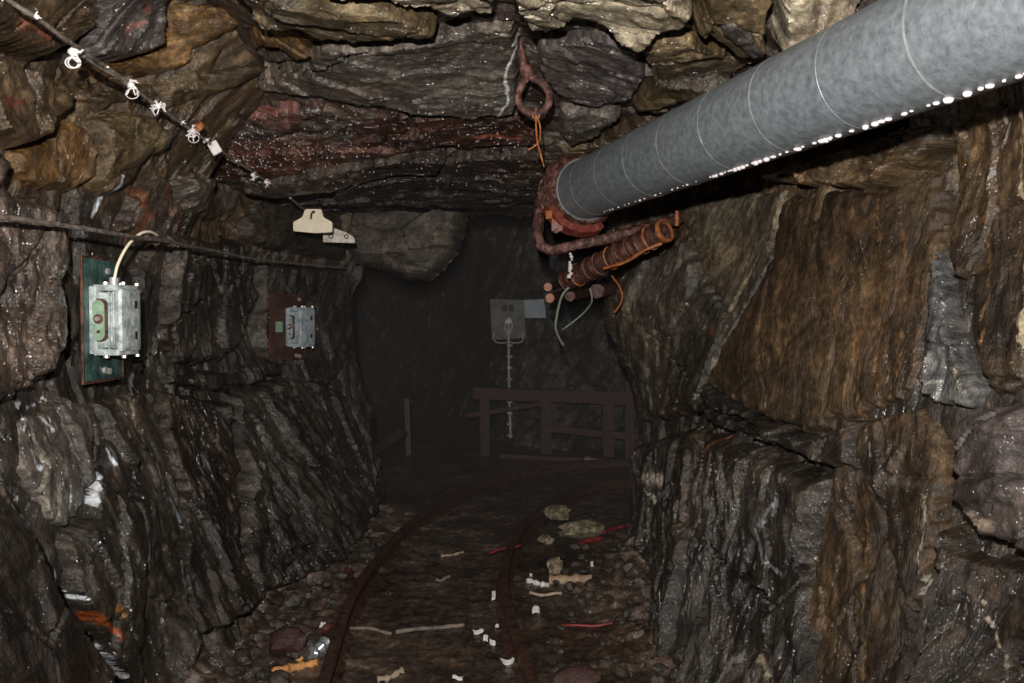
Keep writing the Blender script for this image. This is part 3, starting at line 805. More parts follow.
# a rounded boss of rock hanging at the lip of the roof
def boss(parent, pix, D, thick, pal, deg, seed, amp=0.03):
    poly = [(at(x, y, D)[0], at(x, y, D)[2]) for x, y in pix]
    pa, pb = np.array([p[0] for p in poly]), np.array([p[1] for p in poly])
    res = 0.012
    na, nb = int((np.ptp(pa) + 0.1) / res), int((np.ptp(pb) + 0.1) / res)
    A, B = np.meshgrid(np.linspace(pa.min() - 0.05, pa.max() + 0.05, na), np.linspace(pb.min() - 0.05, pb.max() + 0.05, nb), indexing='ij')
    a, b = A.ravel(), B.ravel()
    P0 = np.stack([a, np.full_like(a, D), b], 1)
    sd = seg_dist(a, b, poly, True)
    sd = np.where(inside(a, b, poly), sd, -sd) + 0.02 * fbm(P0 * 8 + seed, 4)
    u, v, fol = foliate(P0, a, b, math.radians(deg))
    k = np.clip(sd / 0.10, 0, 1)
    y = D + thick * (1 - np.sqrt(1 - (1 - k) ** 2)) - relief(P0, u, v, seed, amp, 0.3) * k
    P = np.stack([a, y, b], 1)
    fq = grid_faces(na, nb)
    fq = fq[(sd[fq] > -0.004).any(1)]
    used = np.unique(fq); mp = np.full(len(a), -1); mp[used] = np.arange(len(used))
    P = P[used]; n = len(P)
    Q = P.copy(); Q[:, 1] = 2 * (D + thick) - Q[:, 1]
    f1 = mp[fq]
    o = mesh_obj('rock_slab', np.r_[P, Q], np.r_[f1, f1[:, ::-1] + n], ROCK, parent, True, 42)
    rock_finish(o, np.r_[P, Q], np.r_[fol[used], fol[used]], pal, seed, wet=0.4)
    return o
boss(ceiling, [(345, 200), (462, 196), (466, 214), (455, 250), (440, 268), (428, 278), (402, 279), (386, 270), (368, 264), (350, 262), (338, 240)], 5.85, 0.25, 'boss', 5, 77, 0.06)
boss(ceiling, [(455, 190), (548, 184), (552, 206), (520, 212), (490, 208), (470, 212)], 5.8, 0.25, 'dark', 5, 78)

# ------------------------------------------------------------------ ventilation pipe under the roof
AX = np.array([(281 - 512) / F, 1.0, 0.0]); AX /= np.linalg.norm(AX)
PE = at(584, 190.2, 4.006)                       # far end of the pipe
PN = PE - AX * 4.3
PR = 0.145
side = np.cross(AX, [0, 0, 1.0]); upv = np.array([0, 0, 1.0])
duct = thing('ventilation_pipe', PE, 'long grey galvanised ventilation pipe running under the roof to the right', 'pipe')
def rel(p, o): return np.array(p, float) - np.array(o.location)
ts = np.linspace(0, 4.3, 40)
MB().tube([rel(PN + AX * t, duct) for t in ts], PR, 72, True).build('pipe_body', M['galv'], duct)
for i, t in enumerate(np.arange(0.18, 4.3, 0.30)):
    mb = MB(); c = rel(PE - AX * t, duct)
    big = i % 2
    prof = [(-0.006 - 0.003 * big, PR - 0.002), (-0.003, PR + 0.0011), (0.003, PR + 0.0011), (0.006 + 0.003 * big, PR - 0.002)]
    vs, fs = [], []
    for k in range(72):
        th = 2 * math.pi * k / 72
        d = math.cos(th) * side + math.sin(th) * upv
        # spiral-wound seam: slightly slanted ring
        for (w, r) in prof: vs.append(c + AX * (w + 0.012 * math.sin(th + 0.6)) + d * r)
    for k in range(72):
        for j in range(3):
            a0, b0 = k * 4 + j, ((k + 1) % 72) * 4 + j
            fs.append((a0, b0, b0 + 1, a0 + 1))
    mb.add(vs, fs).build('seam', M['galv_seam'] if i % 2 == 1 else M['galv'], duct)
# drops along the pipe's underside
def uvsphere(seg=8, rings=5):
    vs = [(0, 0, 1)]; fs = []
    for i in range(1, rings):
        for k in range(seg):
            a, p = 2 * math.pi * k / seg, math.pi * i / rings
            vs.append((math.sin(p) * math.cos(a), math.sin(p) * math.sin(a), math.cos(p)))
    vs.append((0, 0, -1)); n = len(vs) - 1
    for k in range(seg):
        fs.append((0, 1 + k, 1 + (k + 1) % seg)); fs.append((n, n - 1 - k, n - 1 - (k + 1) % seg))
        for i in range(rings - 2):
            fs.append((1 + i * seg + k, 1 + (i + 1) * seg + k, 1 + (i + 1) * seg + (k + 1) % seg, 1 + i * seg + (k + 1) % seg))
    return vs, fs
v_, f_ = uvsphere()
d0 = MB().add([(x, y, z * (1.0 if z < 0 else 0.8)) for x, y, z in v_], f_).build('water_drop', M['drop'], duct)
first = True
rnd = random.Random(4)
t = 0.30
while t < 3.1:
    o = d0 if first else d0.copy()
    if not first: COL.objects.link(o)
    first = False
    o.parent = duct
    r = rnd.choice([0.004, 0.0055, 0.007, 0.009]) * (1.0 if t > 1.2 else 0.6)
    th = -math.pi / 2 - 0.10
    p = rel(PE - AX * t, duct) + (math.cos(th) * side + math.sin(th) * upv) * (PR + r * 0.35)
    o.location = p
    o.scale = (r * rnd.uniform(0.9, 1.5), r * rnd.uniform(0.9, 1.5), r * rnd.uniform(0.8, 1.1))
    t += rnd.choice([0.014, 0.02, 0.03, 0.045]) * (1.15 if t > 1.2 else 2.2)
# rusted socket and clamp at the pipe's end
def ring(c, ax, prof, seg=48, a0=0.0, a1=2 * math.pi, wob=0.0):
    e1 = np.cross(ax, [0, 0, 1.0]); e1 /= np.linalg.norm(e1); e2 = np.cross(e1, ax)
    full = abs(a1 - a0 - 2 * math.pi) < 1e-6
    n = seg if full else seg + 1
    vs, fs, m = [], [], len(prof)
    for k in range(n):
        th = a0 + (a1 - a0) * k / seg
        d = math.cos(th) * e1 + math.sin(th) * e2
        for w, r in prof: vs.append(np.array(c) + np.array(ax) * (w + wob * random.uniform(-1, 1)) + d * (r + wob * random.uniform(-1, 1)))
    for k in range(seg):
        for j in range(m):
            i0, i1 = k * m, ((k + 1) % n) * m
            fs.append((i0 + j, i1 + j, i1 + (j + 1) % m, i0 + (j + 1) % m))
    if not full:
        fs.append(tuple(range(m))); fs.append(tuple(range((n - 1) * m, n * m))[::-1])
    return vs, fs
c = rel(PE, duct)
MB().add(*ring(c, AX, [(-0.02, PR + 0.002), (-0.03, PR + 0.018), (0.0, PR + 0.035), (0.08, PR + 0.055), (0.16, PR + 0.03), (0.16, PR - 0.01), (0.0, PR - 0.01)], 48, wob=0.007)).build('socket_flange', M['rust'], duct)
MB().add(*ring(c, AX, [(-0.028, PR + 0.001), (-0.034, PR + 0.006), (-0.028, PR + 0.011), (-0.02, PR + 0.006)], 48)).build('bright_lip', M['galv_seam'], duct)
MB().add(*ring(c, AX, [(0.16, PR + 0.04), (0.28, PR + 0.0), (0.36, PR - 0.03), (0.36, PR - 0.06), (0.16, PR - 0.03)], 40, wob=0.004)).build('socket_neck', M['rust'], duct)
tag(MB().add(*ring(c, AX, [(-0.01, PR + 0.03), (-0.015, PR + 0.065), (0.05, PR + 0.085), (0.06, PR + 0.05)], 22, math.radians(205), math.radians(300), 0.004)).build('clamp', M['rust_red'], duct), 'red rusty clamp half')
lug = MB().box((-0.03, -0.03, -0.05), (0.03, 0.03, 0.04), 0.008).build('clamp_lug', M['rust_red'], duct)
lug.location = rel(at(557, 222, 4.0), duct)
nut = MB().tube([(0, 0, -0.02), (0, 0, 0.02)], 0.018, 6).build('clamp_bolt', M['rust_orange'], duct)
nut.location = rel(at(549, 215, 3.95), duct)
nut2 = MB().tube([(0, -0.02, 0), (0, 0.02, 0)], 0.014, 6).build('clamp_bolt', M['rust_brown'], duct)
nut2.location = rel(at(556, 231, 3.97), duct)

# hooked rod that carries the pipe end
pth = [at(541, 200, 4.32), at(539, 215, 4.25), at(538, 232, 4.2), at(541, 245, 4.17), at(552, 250, 4.15), at(568, 247, 4.13), at(585, 243, 4.12), at(605, 239, 4.12),
       at(630, 233, 4.15), at(655, 226, 4.22), at(676, 220, 4.32), at(690, 215, 4.5)]
hook = thing('pipe_hook', pth[-1], 'bent rusty iron rod hooked under the end of the grey pipe', 'hook')
sp = [rel(p, hook) for p in spline(pth, 6)]
MB().tube(sp, [0.032 if i < 12 else 0.027 for i in range(len(sp))], 12, True, 0.10).build('rod', M['rust'], hook, sharp=60)
MB().tube([rel(at(677, 226, 4.28), hook), rel(at(677, 211, 4.28), hook)], [0.012, 0.010], 8).build('pin', M['rust_orange'], hook)
ic = MB()
for k in range(9):
    p = rel(at(570 + random.uniform(-2, 2), 254 + 2.8 * k, 4.12), hook)
    vv, ff = uvsphere(6, 4); s_ = random.uniform(0.006, 0.013)
    ic.add([np.array(q) * s_ + p for q in vv], ff)
tag(ic.build('drip_crust', M['drop'], hook), 'white crust of dripping water')

# ribbed rusty pipe lashed beneath
A0, A1 = at(664, 231, 3.95), at(566, 281, 4.45)
rp = thing('rusty_pipe', A1, 'short rusty ribbed pipe with round end below the grey pipe', 'pipe')
dv = (A1 - A0) / np.linalg.norm(A1 - A0); Ln = np.linalg.norm(A1 - A0)
MB().tube([rel(A0 + dv * Ln * k / 50, rp) for k in range(51)], [0.056 + 0.004 * math.sin(k * 1.9) + random.uniform(-.002, .002) for k in range(51)], 22, True, 0.02).build('pipe_body', M['rust_brown'], rp, sharp=50)
tag(MB().add(*ring(rel(A0, rp), dv, [(-0.012, 0.048), (-0.012, 0.060), (0.006, 0.060), (0.006, 0.048)], 28)).build('end_ring', M['rust_orange'], rp), 'bright orange rust ring round the end')
MB().tube([rel(A0 - dv * 0.006, rp), rel(A0 + dv * 0.004, rp)], 0.049, 24).build('end_cap', M['rust'], rp)
for k in (0.12, 0.2, 0.3, 0.42, 0.5, 0.62, 0.72, 0.86):
    q = rel(A0 + dv * Ln * k, rp)
    MB().add(*ring(q, (dv + np.array([0.1, 0, 0.1])) / np.linalg.norm(dv + np.array([0.1, 0, 0.1])), [(-0.004, 0.059), (0, 0.064), (0.004, 0.059)], 24, wob=0.001)).build('wire_band', random.choice([M['rust_orange'], M['rust'], M['rust'], M['rust_brown']]), rp)
MB().tube([rel(p, rp) for p in spline([at(604, 268, 4.1), at(625, 262, 4.02), at(645, 250, 3.96), at(662, 243, 3.92)], 5)], 0.008, 6, True, 0.3).build('lashing_wire', M['rust_orange'], rp)
# rods stacked behind it, ends showing
rods = [((548, 287, 4.65), (565, 283, 5.4), 0.026, 'rust_orange', 'upper of two orange-ended rods poking out left of the ribbed pipe'),
        ((550, 298, 4.65), (568, 293, 5.4), 0.028, 'rust_orange', 'lower of two orange-ended rods poking out left of the ribbed pipe'),
        ((570, 296, 4.55), (598, 290, 5.3), 0.03, 'rust_brown', 'red rusty rod below the left end of the ribbed pipe'),
        ((597, 291, 4.5), (615, 288, 5.1), 0.04, 'rust_brown', 'stubby red rusty rod hanging under the middle of ribbed pipe')]
for p0, p1, r, m, lab in rods:
    q0, q1 = at(*p0), at(*p1)
    o = thing('rusty_rod', q1, lab, 'rod', 'rods lashed below the pipe')
    MB().tube([rel(q0 + (q1 - q0) * k / 8, o) for k in range(9)], r, 14, True, 0.06).build('shaft', M['rust_brown'], o, sharp=50)
    dd = (q1 - q0) / np.linalg.norm(q1 - q0)
    MB().tube([rel(q0 - dd * 0.004, o), rel(q0 + dd * 0.004, o)], r * 0.92, 14).build('end_face', M[m], o)
for lab, pts, r, m in (('thin green wire dangling below the ribbed pipe', [(572, 284, 4.4), (562, 296, 4.42), (557, 315, 4.45), (556, 330, 4.45), (563, 345, 4.5)], 0.007, 'green_wire'),
                       ('pale wire curling down under the rods', [(590, 288, 4.38), (592, 300, 4.4), (588, 308, 4.45), (578, 318, 4.5), (562, 330, 4.5)], 0.005, 'green_wire'),
                       ('short orange wire hanging at the edge of right rock face', [(612, 276, 4.55), (620, 288, 4.6), (622, 300, 4.6), (615, 312, 4.62)], 0.006, 'rust_orange')):
    o = MB().tube(spline([at(*p) for p in pts], 6), r, 7).build('hanging_wire', M[m])
    tag(o, lab, 'wire')

# ------------------------------------------------------------------ eye bolt in the roof
E = 3.25
eb = thing('eye_bolt', at(517, 30, E), 'rusty iron eye bolt hanging from the roof with thin wire through it', 'eye bolt')
MB().tube([rel(p, eb) for p in spline([at(516, 22, E), at(518, 38, E), at(521, 55, E), at(525, 68, E), at(530, 78, E)], 5)],
          [0.018] * 6 + [0.021] * 9 + [0.026] * 6, 12, True, 0.08).build('shank', M['rust'], eb, sharp=60)
loop = [(529, 74), (522, 84), (518, 95), (521, 107), (529, 113), (539, 113), (548, 105), (549, 94), (543, 84), (533, 78), (527, 72)]
MB().tube([rel(p, eb) for p in spline([at(x, y, E + 0.01 * math.sin(i)) for i, (x, y) in enumerate(loop)], 5)], 0.0155, 12, True, 0.08).build('eye', M['rust'], eb, sharp=60)
for pts in ([(536, 108), (536, 125), (537, 140), (540, 152), (544, 167)], [(537, 116), (540, 126), (540, 138), (536, 145), (528, 150)], [(534, 112), (533, 117), (538, 118), (540, 112)]):
    MB().tube([rel(p, eb) for p in spline([at(x, y, E - 0.02) for x, y in pts], 6)], 0.0032, 6).build('wire', M['rust_orange'], eb)

# ------------------------------------------------------------------ overhead cable with string ties
cp = [(-70, -56, 1.75), (8, 0, 2.02), (37, 18, 2.12), (72, 44, 2.30), (108, 68, 2.5), (131, 86, 2.66), (157, 106, 2.9), (190, 129, 3.25), (215, 147, 3.5),
      (250, 170, 3.95), (285, 194, 4.45), (306, 211, 4.85), (330, 229, 5.2), (350, 243, 5.6)]
oc = thing('overhead_cable', at(*cp[-1]), 'black overhead cable tied with white string along the upper left', 'cable')
MB().tube([rel(p, oc) for p in spline([at(*p) for p in cp], 6)], 0.0066, 10, True, 0.08).build('cable', M['cable'], oc, sharp=60)
MB().tube([rel(p, oc) for p in spline([at(84, 56, 2.36), at(100, 68, 2.46), at(112, 74, 2.52), at(126, 84, 2.60)], 5)], 0.005, 8).build('spare_strand', M['cable'], oc)
rnd = random.Random(8)
def tie(px, py, D, size, n, mat='string', loops=0):
    mb = MB(); c = rel(at(px, py, D), oc)
    for k in range(n):
        th = rnd.uniform(0, 2 * math.pi); q = rnd.uniform(0.6, 1.0) * size
        d = np.array([math.cos(th), rnd.uniform(-0.4, 0.4), math.sin(th) - 0.25]) * q
        b_ = np.array([rnd.uniform(-1, 1), rnd.uniform(-1, 1), rnd.uniform(-1, 1)]) * 0.35 * size
        mb.tube(spline([c, c + d * 0.5 + b_, c + d], 4), [size * 0.07] * 9, 5)
    for k in range(loops):
        rr = size * rnd.uniform(0.5, 0.7); cc = c + np.array([rnd.uniform(-.3, .3), -0.1, -0.9]) * size
        tl = rnd.uniform(-.5, .5)
        mb.tube([cc + rr * np.array([math.cos(a), 0.4 * math.sin(a) * tl, 0.8 * math.sin(a)]) for a in np.linspace(0, 6.1, 16)], size * 0.042, 5)
    vv, ff = uvsphere(8, 5)
    mb.add([np.array(q) * size * np.array([0.42, 0.42, 0.36]) * rnd.uniform(0.85, 1.15) + c for q in vv], ff)
    mb.build('string_tie', M[mat], oc, sharp=60)
tie(37, 17, 2.10, 0.017, 3); tie(73, 52, 2.28, 0.034, 4, loops=4); tie(108, 67, 2.48, 0.010, 2)
tie(131, 85, 2.63, 0.032, 12, loops=1); tie(158, 106, 2.87, 0.030, 16); tie(183, 122, 3.1, 0.014, 4)
tie(193, 131, 3.24, 0.034, 10, loops=1); tie(207, 140, 3.4, 0.02, 7)
tie(253, 175, 3.95, 0.028, 7); tie(266, 182, 4.12, 0.026, 8); tie(290, 198, 4.5, 0.012, 3); tie(236, 161, 3.75, 0.012, 3)
tag(MB().add(*ring(rel(at(198, 127, 3.26), oc), np.array([0.5, 0.6, -0.6]), [(-0.01, 0.016), (-0.01, 0.026), (0.01, 0.026), (0.01, 0.016)], 14)).build('clip', M['rust_orange'], oc), 'orange rusty cable clip')
tagp = MB().box((-0.022, -0.008, -0.028), (0.022, 0.008, 0.028), 0.006).build('tag', M['string'], oc)
tagp.location = rel(at(215, 148, 3.46), oc); tagp.rotation_euler = (0, math.radians(-30), 0)

def plate_prop(name, label, pix, D, thick, mat, rounded=None):
    pts = [at(x, y, D) for x, y in pix]
    o0 = np.mean(pts, axis=0)
    t = thing(name, o0, label, 'bracket')
    bm = bmesh.new()
    vs = [bm.verts.new(tuple(rel(p, t))) for p in pts]
    f = bm.faces.new(vs)
    r = bmesh.ops.extrude_face_region(bm, geom=[f])
    for v in r['geom']:
        if isinstance(v, bmesh.types.BMVert): v.co.y += thick
    bmesh.ops.recalc_face_normals(bm, faces=bm.faces[:])
    bmesh.ops.bevel(bm, geom=[e for e in bm.edges], offset=0.004, segments=2, affect='EDGES')
    bm.verts.index_update()
    MB().add([v.co[:] for v in bm.verts], [[v.index for v in q.verts] for q in bm.faces]).build('plate', M[mat], t)
    bm.free()
    return t
b1 = plate_prop('cable_bracket', 'clean cream T-shaped cable bracket hanging from the overhead cable', [(293, 222), (302, 217), (305, 209), (321, 209), (323, 217), (332, 222), (332, 232), (316, 233), (293, 231)], 4.7, 0.035, 'cream')
s = MB().tube([rel(p, b1) for p in spline([at(311, 219, 4.695), at(311.5, 214, 4.695), at(313.5, 211.5, 4.695), at(314.5, 213, 4.695)], 4)], 0.006, 8).build('slot', M['black'], b1)
b2 = plate_prop('cable_bracket', 'dirty smaller cable bracket with two bolt holes behind the cream one', [(323, 232), (334, 228), (345, 232), (354, 237), (355, 243), (323, 242)], 5.0, 0.03, 'cream_dirty')
for x in (331, 346.5):
    q = rel(at(x, 236.5, 5.0), b2)
    MB().add(*ring(q, np.array([0, 1.0, 0]), [(-0.006, 0.009), (-0.006, 0.015), (0.006, 0.015), (0.006, 0.009)], 14)).build('bolt_hole', M['black'], b2)

# lower cable along the left wall
def offwall(px, py, off): return SL.hit(px, py, off)[0]
lc = thing('wall_cable', offwall(345, 268, 0.14), 'dirty brown cable strung across the left wall above the junction boxes', 'cable')
lp = [at(-60, 212, 1.95), at(0, 217, 2.15), at(30, 220.5, 2.27), at(60, 225, 2.42), at(100, 231, 2.62), at(140, 238, 2.9), at(165, 241, 3.15), at(190, 246, 3.5), at(220, 252, 3.9), at(255, 259, 4.4), at(300, 264, 5.0), at(345, 268, 5.65)]
MB().tube([rel(p, lc) for p in spline(lp, 6)], 0.0075, 9, True, 0.12).build('cable', M['cable_brown'], lc, sharp=60)
mb = MB()
for k in range(14):
    p = rel(at(146 + 24 * k / 14, 238.5 + 4 * k / 14 + rnd.uniform(-2, 3), 3.0 + 0.02 * k), lc)
    vv, ff = uvsphere(6, 4); mb.add([np.array(q) * rnd.uniform(0.006, 0.013) + p for q in vv], ff)
tag(mb.build('rust_knot', M['rust_brown'], lc, sharp=60), 'rusty lump of binding wire')

# ------------------------------------------------------------------ junction boxes on their boards (x = out of the wall, y = along, z = up)
def junction_box(loc, rz, label, board_mat, box_mat, oval_mat, conduit, by=(-0.14, 0.14), bh=0.218):
    t = thing('junction_box', loc, label, 'junction box', 'junction boxes on the left wall', (0, 0, rz))
    bd = MB().box((-0.008, by[0], -bh), (0.0, by[1], bh), 0.004).build('mounting_board', board_mat, t)
    MB().box((0.0, -0.10, -0.118), (0.028, 0.09, 0.118), 0.006).build('back_flange', box_mat, t)
    MB().box((0.02, -0.078, -0.098), (0.088, 0.07, 0.098), 0.012).build('body', box_mat, t)
    lid = MB().box((0.082, -0.09, -0.112), (0.112, 0.055, 0.112), 0.016).build('lid', box_mat, t)
    for z in (-1, 1):
        MB().box((0.012, -0.092, z * 0.112 - 0.011), (0.10, 0.055, z * 0.112 + 0.011), 0.004).build('end_flange', box_mat, t)
        for y in (-0.07, 0.03):
            MB().tube([(0.106, y, z * 0.123), (0.106, y, z * 0.132)], 0.008, 6).build('screw', M['bolt'], t)
            MB().tube([(0.045, y, z * 0.120), (0.045, y, z * 0.132)], 0.010, 8).build('screw', M['bolt'], t)
        MB().box((0.111, 0.0, z * 0.055 - 0.014), (0.1135, 0.018, z * 0.055 + 0.014), 0.0).build('slot', M['black'], lid)
    for x in (0.062, 0.078):      # cast ribs on the side that faces out of the drift
        MB().box((x - 0.004, -0.086, -0.10), (x + 0.004, -0.07, 0.10), 0.003).build('rib', box_mat, t)
    # oval cover
    n = 28; ov = []; big = []
    for k in range(n):
        a = 2 * math.pi * k / n
        cz = 0.045 if math.sin(a) > 0 else -0.045
        ov.append((0.034 + 0.021 * math.cos(a), -0.101, cz + 0.025 * math.sin(a)))
        big.append((0.034 + 0.026 * math.cos(a), -0.099, cz + 0.030 * math.sin(a)))
    MB().prism(big, (0, 1, 0), 0.02).build('oval_rim', M['rust_brown'], t)
    cov = MB().prism(ov, (0, 1, 0), 0.01).build('oval_cover', oval_mat, t)
    MB().tube([(0.034, -0.103, 0.004), (0.034, -0.1005, 0.004)], 0.017, 16).build('rust_spot', M['rust_brown'], cov)
    MB().tube([(0.034, -0.112, 0.004), (0.034, -0.10, 0.004)], 0.008, 12).build('bolt', M['bolt'], cov)
    MB().tube([(0.034, -0.104, -0.04), (0.034, -0.1005, -0.04)], 0.006, 8).build('rust_spot', M['rust_brown'], cov)
    for y, z in ((0.03, 0.175), (0.0, -0.18), (0.03, -0.185)):
        MB().tube([(0, y, z), (0.008, y, z)], 0.012, 10).build('board_screw', M['bolt'], t)
    # rusted rim of the board
    for lo, hi in (((-0.006, by[0] - 0.002, -bh - 0.002), (0.003, by[0] + 0.006, bh + 0.002)), ((-0.006, by[0], -bh - 0.003), (0.003, by[1], -bh + 0.007)), ((-0.006, by[1] - 0.006, -bh), (0.003, by[1] + 0.002, -0.04)), ((-0.006, by[0], bh - 0.005), (0.003, by[1], bh + 0.002))):
        MB().box(lo, hi, 0.002).build('rust_edge', M['rust_brown'], bd)
    if conduit:
        MB().tube([(0.05, -0.02, 0.12), (0.05, -0.02, 0.15)], 0.017, 12).build('gland', M['bolt'], t)
        cd = spline([(0.05, -0.02, 0.14), (0.06, -0.01, 0.20), (0.075, 0.035, 0.27), (0.09, 0.10, 0.318), (0.095, 0.17, 0.332), (0.085, 0.25, 0.328)], 6)
        tag(MB().tube(cd, 0.0052, 10).build('conduit', M['cream'], t), 'cream bent conduit')
    return t
jb = junction_box((-1.46, 2.86, at(100, 320, 2.86)[2]), 0.0, 'pale green-grey junction box on a teal board with cream conduit', M['teal'], M['boxgrey'], M['oval'], True)
j2 = junction_box(at(296, 327, 5.05), math.radians(-24), 'grey junction box on a rust-brown board deeper along left wall', M['board_rust'], M['boxgrey_far'], M['boxgrey_far'], False, (-0.24, 0.09), 0.2)
sc = MB().box((0.0, -0.19, -0.03), (0.005, -0.13, 0.035), 0.001).build('label_scrap', M['oval'], j2)

# ------------------------------------------------------------------ track
lrail = [(-0.42, 0.3), (-0.55, 1.5), (-0.66, 2.4), (-0.725, 3.1), (-0.785, 3.75), (-0.79, 4.2), (-0.755, 4.7), (-0.68, 5.35), (-0.45, 6.3), (-0.05, 7.1), (0.6, 7.6), (1.6, 7.88), (2.8, 8.0)]
rrail = [(0.38, 0.3), (0.24, 1.5), (0.13, 2.4), (0.065, 3.1), (-0.03, 3.85), (-0.042, 4.3), (-0.005, 4.8), (0.115, 5.45), (0.30, 6.0), (0.66, 6.6), (1.2, 6.9), (2.0, 7.08), (2.9, 7.18)]
track = thing('railway_track', (0, 4, 0), 'rusty narrow-gauge mine track curving away to the right', 'track')
def rail(pts):
    P = np.array(spline([(x, y, 0.0) for x, y in pts], 10))
    T = np.gradient(P, axis=0); T /= np.linalg.norm(T, axis=1)[:, None]
    N = np.stack([T[:, 1], -T[:, 0], 0 * T[:, 0]], 1)
    prof = [(-0.045, -0.02), (-0.045, 0.0), (-0.010, 0.012), (-0.008, 0.062), (-0.024, 0.070), (-0.024, 0.088), (-0.016, 0.094), (0.016, 0.094), (0.024, 0.088), (0.024, 0.070), (0.008, 0.062), (0.010, 0.012), (0.045, 0.0), (0.045, -0.02)]
    vs, fs, m = [], [], len(prof)
    for p, nn in zip(P, N):
        for w, z in prof: vs.append(p + nn * w + np.array([0, 0, z - 0.012]) - np.array([0, 4, 0]))
    for i in range(len(P) - 1):
        for j in range(m):
            fs.append((i * m + j, i * m + (j + 1) % m, (i + 1) * m + (j + 1) % m, (i + 1) * m + j))
    fs += [tuple(range(m)), tuple(range((len(P) - 1) * m, len(P) * m))[::-1]]
    MB().add(vs, fs).build('rail', M['rail'], track, sharp=30)
    return P
PL, PRr = rail(lrail), rail(rrail)
mid = lambda s: (np.array([np.interp(s, np.linspace(0, 1, len(PL)), PL[:, k]) for k in range(2)]), np.array([np.interp(s, np.linspace(0, 1, len(PRr)), PRr[:, k]) for k in range(2)]))
for y in (2.2, 2.8, 3.42, 4.05, 4.75, 5.4, 6.1, 6.75):
    l = np.array([np.interp(y, PL[:, 1], PL[:, 0]), y]); r = np.array([np.interp(y - 0.05, PRr[:, 1], PRr[:, 0]), y - 0.05 + (0.1 if y < 4 else -0.1) * 0])
    d = (r - l); d /= np.linalg.norm(d)
    c0 = (l + r) / 2
    o = MB().box((-0.62, -0.075, -0.07), (0.62, 0.075, -0.012), 0.012).build('sleeper', M['sleeper'], track)
    o.location = (c0[0], c0[1] - 4, random.uniform(-0.016, -0.004)); o.rotation_euler = (0, 0, math.atan2(d[1], d[0]) + random.uniform(-0.03, 0.03))

# ------------------------------------------------------------------ timber barrier in the chamber
BD = 8.45
bar = thing('timber_barrier', at(550, 456, BD), 'low dark timber barrier of posts and rails at the end of drift', 'barrier')
def beam(name, p0, p1, hw, hd, mat, parent):
    a, b = rel(at(*p0), parent), rel(at(*p1), parent)
    d = b - a; Lh = np.linalg.norm(d); d /= Lh
    e = np.cross(d, [0, 1.0, 0]); e /= np.linalg.norm(e)
    f = np.cross(d, e)
    vs = []
    nseg = 6
    for i in range(nseg + 1):
        c_ = a + d * Lh * i / nseg
        for s1, s2 in ((-1, -1), (1, -1), (1, 1), (-1, 1)):
            vs.append(c_ + e * s1 * hw * random.uniform(0.88, 1.08) + f * s2 * hd * random.uniform(0.9, 1.08))
    fs = [(i * 4 + j, i * 4 + (j + 1) % 4, (i + 1) * 4 + (j + 1) % 4, (i + 1) * 4 + j) for i in range(nseg) for j in range(4)]
    fs += [(0, 1, 2, 3), (nseg * 4 + 3, nseg * 4 + 2, nseg * 4 + 1, nseg * 4)]
    return MB().add(vs, fs).build(name, mat, parent, sharp=30)
beam('top_rail', (474, 393, BD), (640, 399, BD - 0.2), 0.065, 0.045, M['timber'], bar)
beam('middle_rail', (546, 428, BD), (640, 437, BD - 0.2), 0.035, 0.035, M['timber'], bar)
beam('sagging_rail', (466, 416, BD + 0.1), (546, 403, BD + 0.1), 0.022, 0.02, M['timber'], bar)
for x, y0, y1, w, dd in ((485, 396, 455, 0.05, BD), (546, 400, 462, 0.06, BD), (608, 402, 462, 0.06, BD - 0.15), (629, 374, 460, 0.05, BD - 0.2)):
    beam('post', (x, y0, dd + 0.06), (x, y1, dd + 0.06), w, 0.05, M['timber'], bar)
beam('ground_beam', (500, 458, BD - 0.05), (640, 464, BD - 0.3), 0.05, 0.06, M['timber'], bar)
o = thing('fallen_plank', at(372, 456, 7.6), 'dark plank leaning against rock at left of the chamber', 'plank')
beam('plank', (366, 458, 7.8), (404, 430, 7.6), 0.04, 0.03, M['rail'], o)
o = thing('leaning_post', at(409, 452, 8.6), 'thin dark upright post standing in the chamber left of barrier', 'post')
beam('shaft', (409, 456, 8.6), (407, 398, 8.6), 0.028, 0.03, M['rail'], o)

# ------------------------------------------------------------------ board, sheet and rod on the far wall
FD = 9.0
sb = thing('equipment_board', at(507, 340, FD), 'pale grey board with a dark gauge on the far wall', 'panel')
mb = MB().prism([rel(at(x, y, FD), sb) for x, y in ((490, 299), (524, 300), (526, 338), (492, 340))], (0, 1, 0), 0.4)
mb.build('board', M['grey_panel'], sb)
n = 24
ovp = [rel(at(507.5 + 9 * math.cos(2 * math.pi * k / n), 310 + (8 if math.sin(2 * math.pi * k / n) < 0 else 6) * math.sin(2 * math.pi * k / n), FD - 0.03), sb) for k in range(n)]
MB().prism(ovp, (0, 1, 0), 0.05).build('gauge_frame', M['grey_panel'], sb)
for x in (504.5, 511):
    MB().prism([rel(at(x + dx, 308 + dy, FD - 0.045), sb) for dx, dy in ((-2.6, -3), (2.6, -3), (2.6, 3.5), (-2.6, 3.5))], (0, 1, 0), 0.04).build('gauge_window', M['black'], sb)
ws = MB().prism([at(x, y, FD - 0.02) for x, y in ((524, 300), (545, 299), (546, 318), (525, 318))], (0, 1, 0), 0.35).build('metal_sheet', M['white_sheet'])
tag(ws, 'small pale blue rectangular sheet beside the far board', 'sheet')
rodt = thing('hanging_rod', at(510, 438, FD - 0.2), 'thin pale notched rod hanging down in front of far board', 'rod')
MB().tube([rel(at(508.5, 322, FD - 0.2), rodt), rel(at(509, 380, FD - 0.2), rodt), rel(at(510.5, 438, FD - 0.2), rodt)], 0.015, 8).build('shaft', M['pale_metal'], rodt)
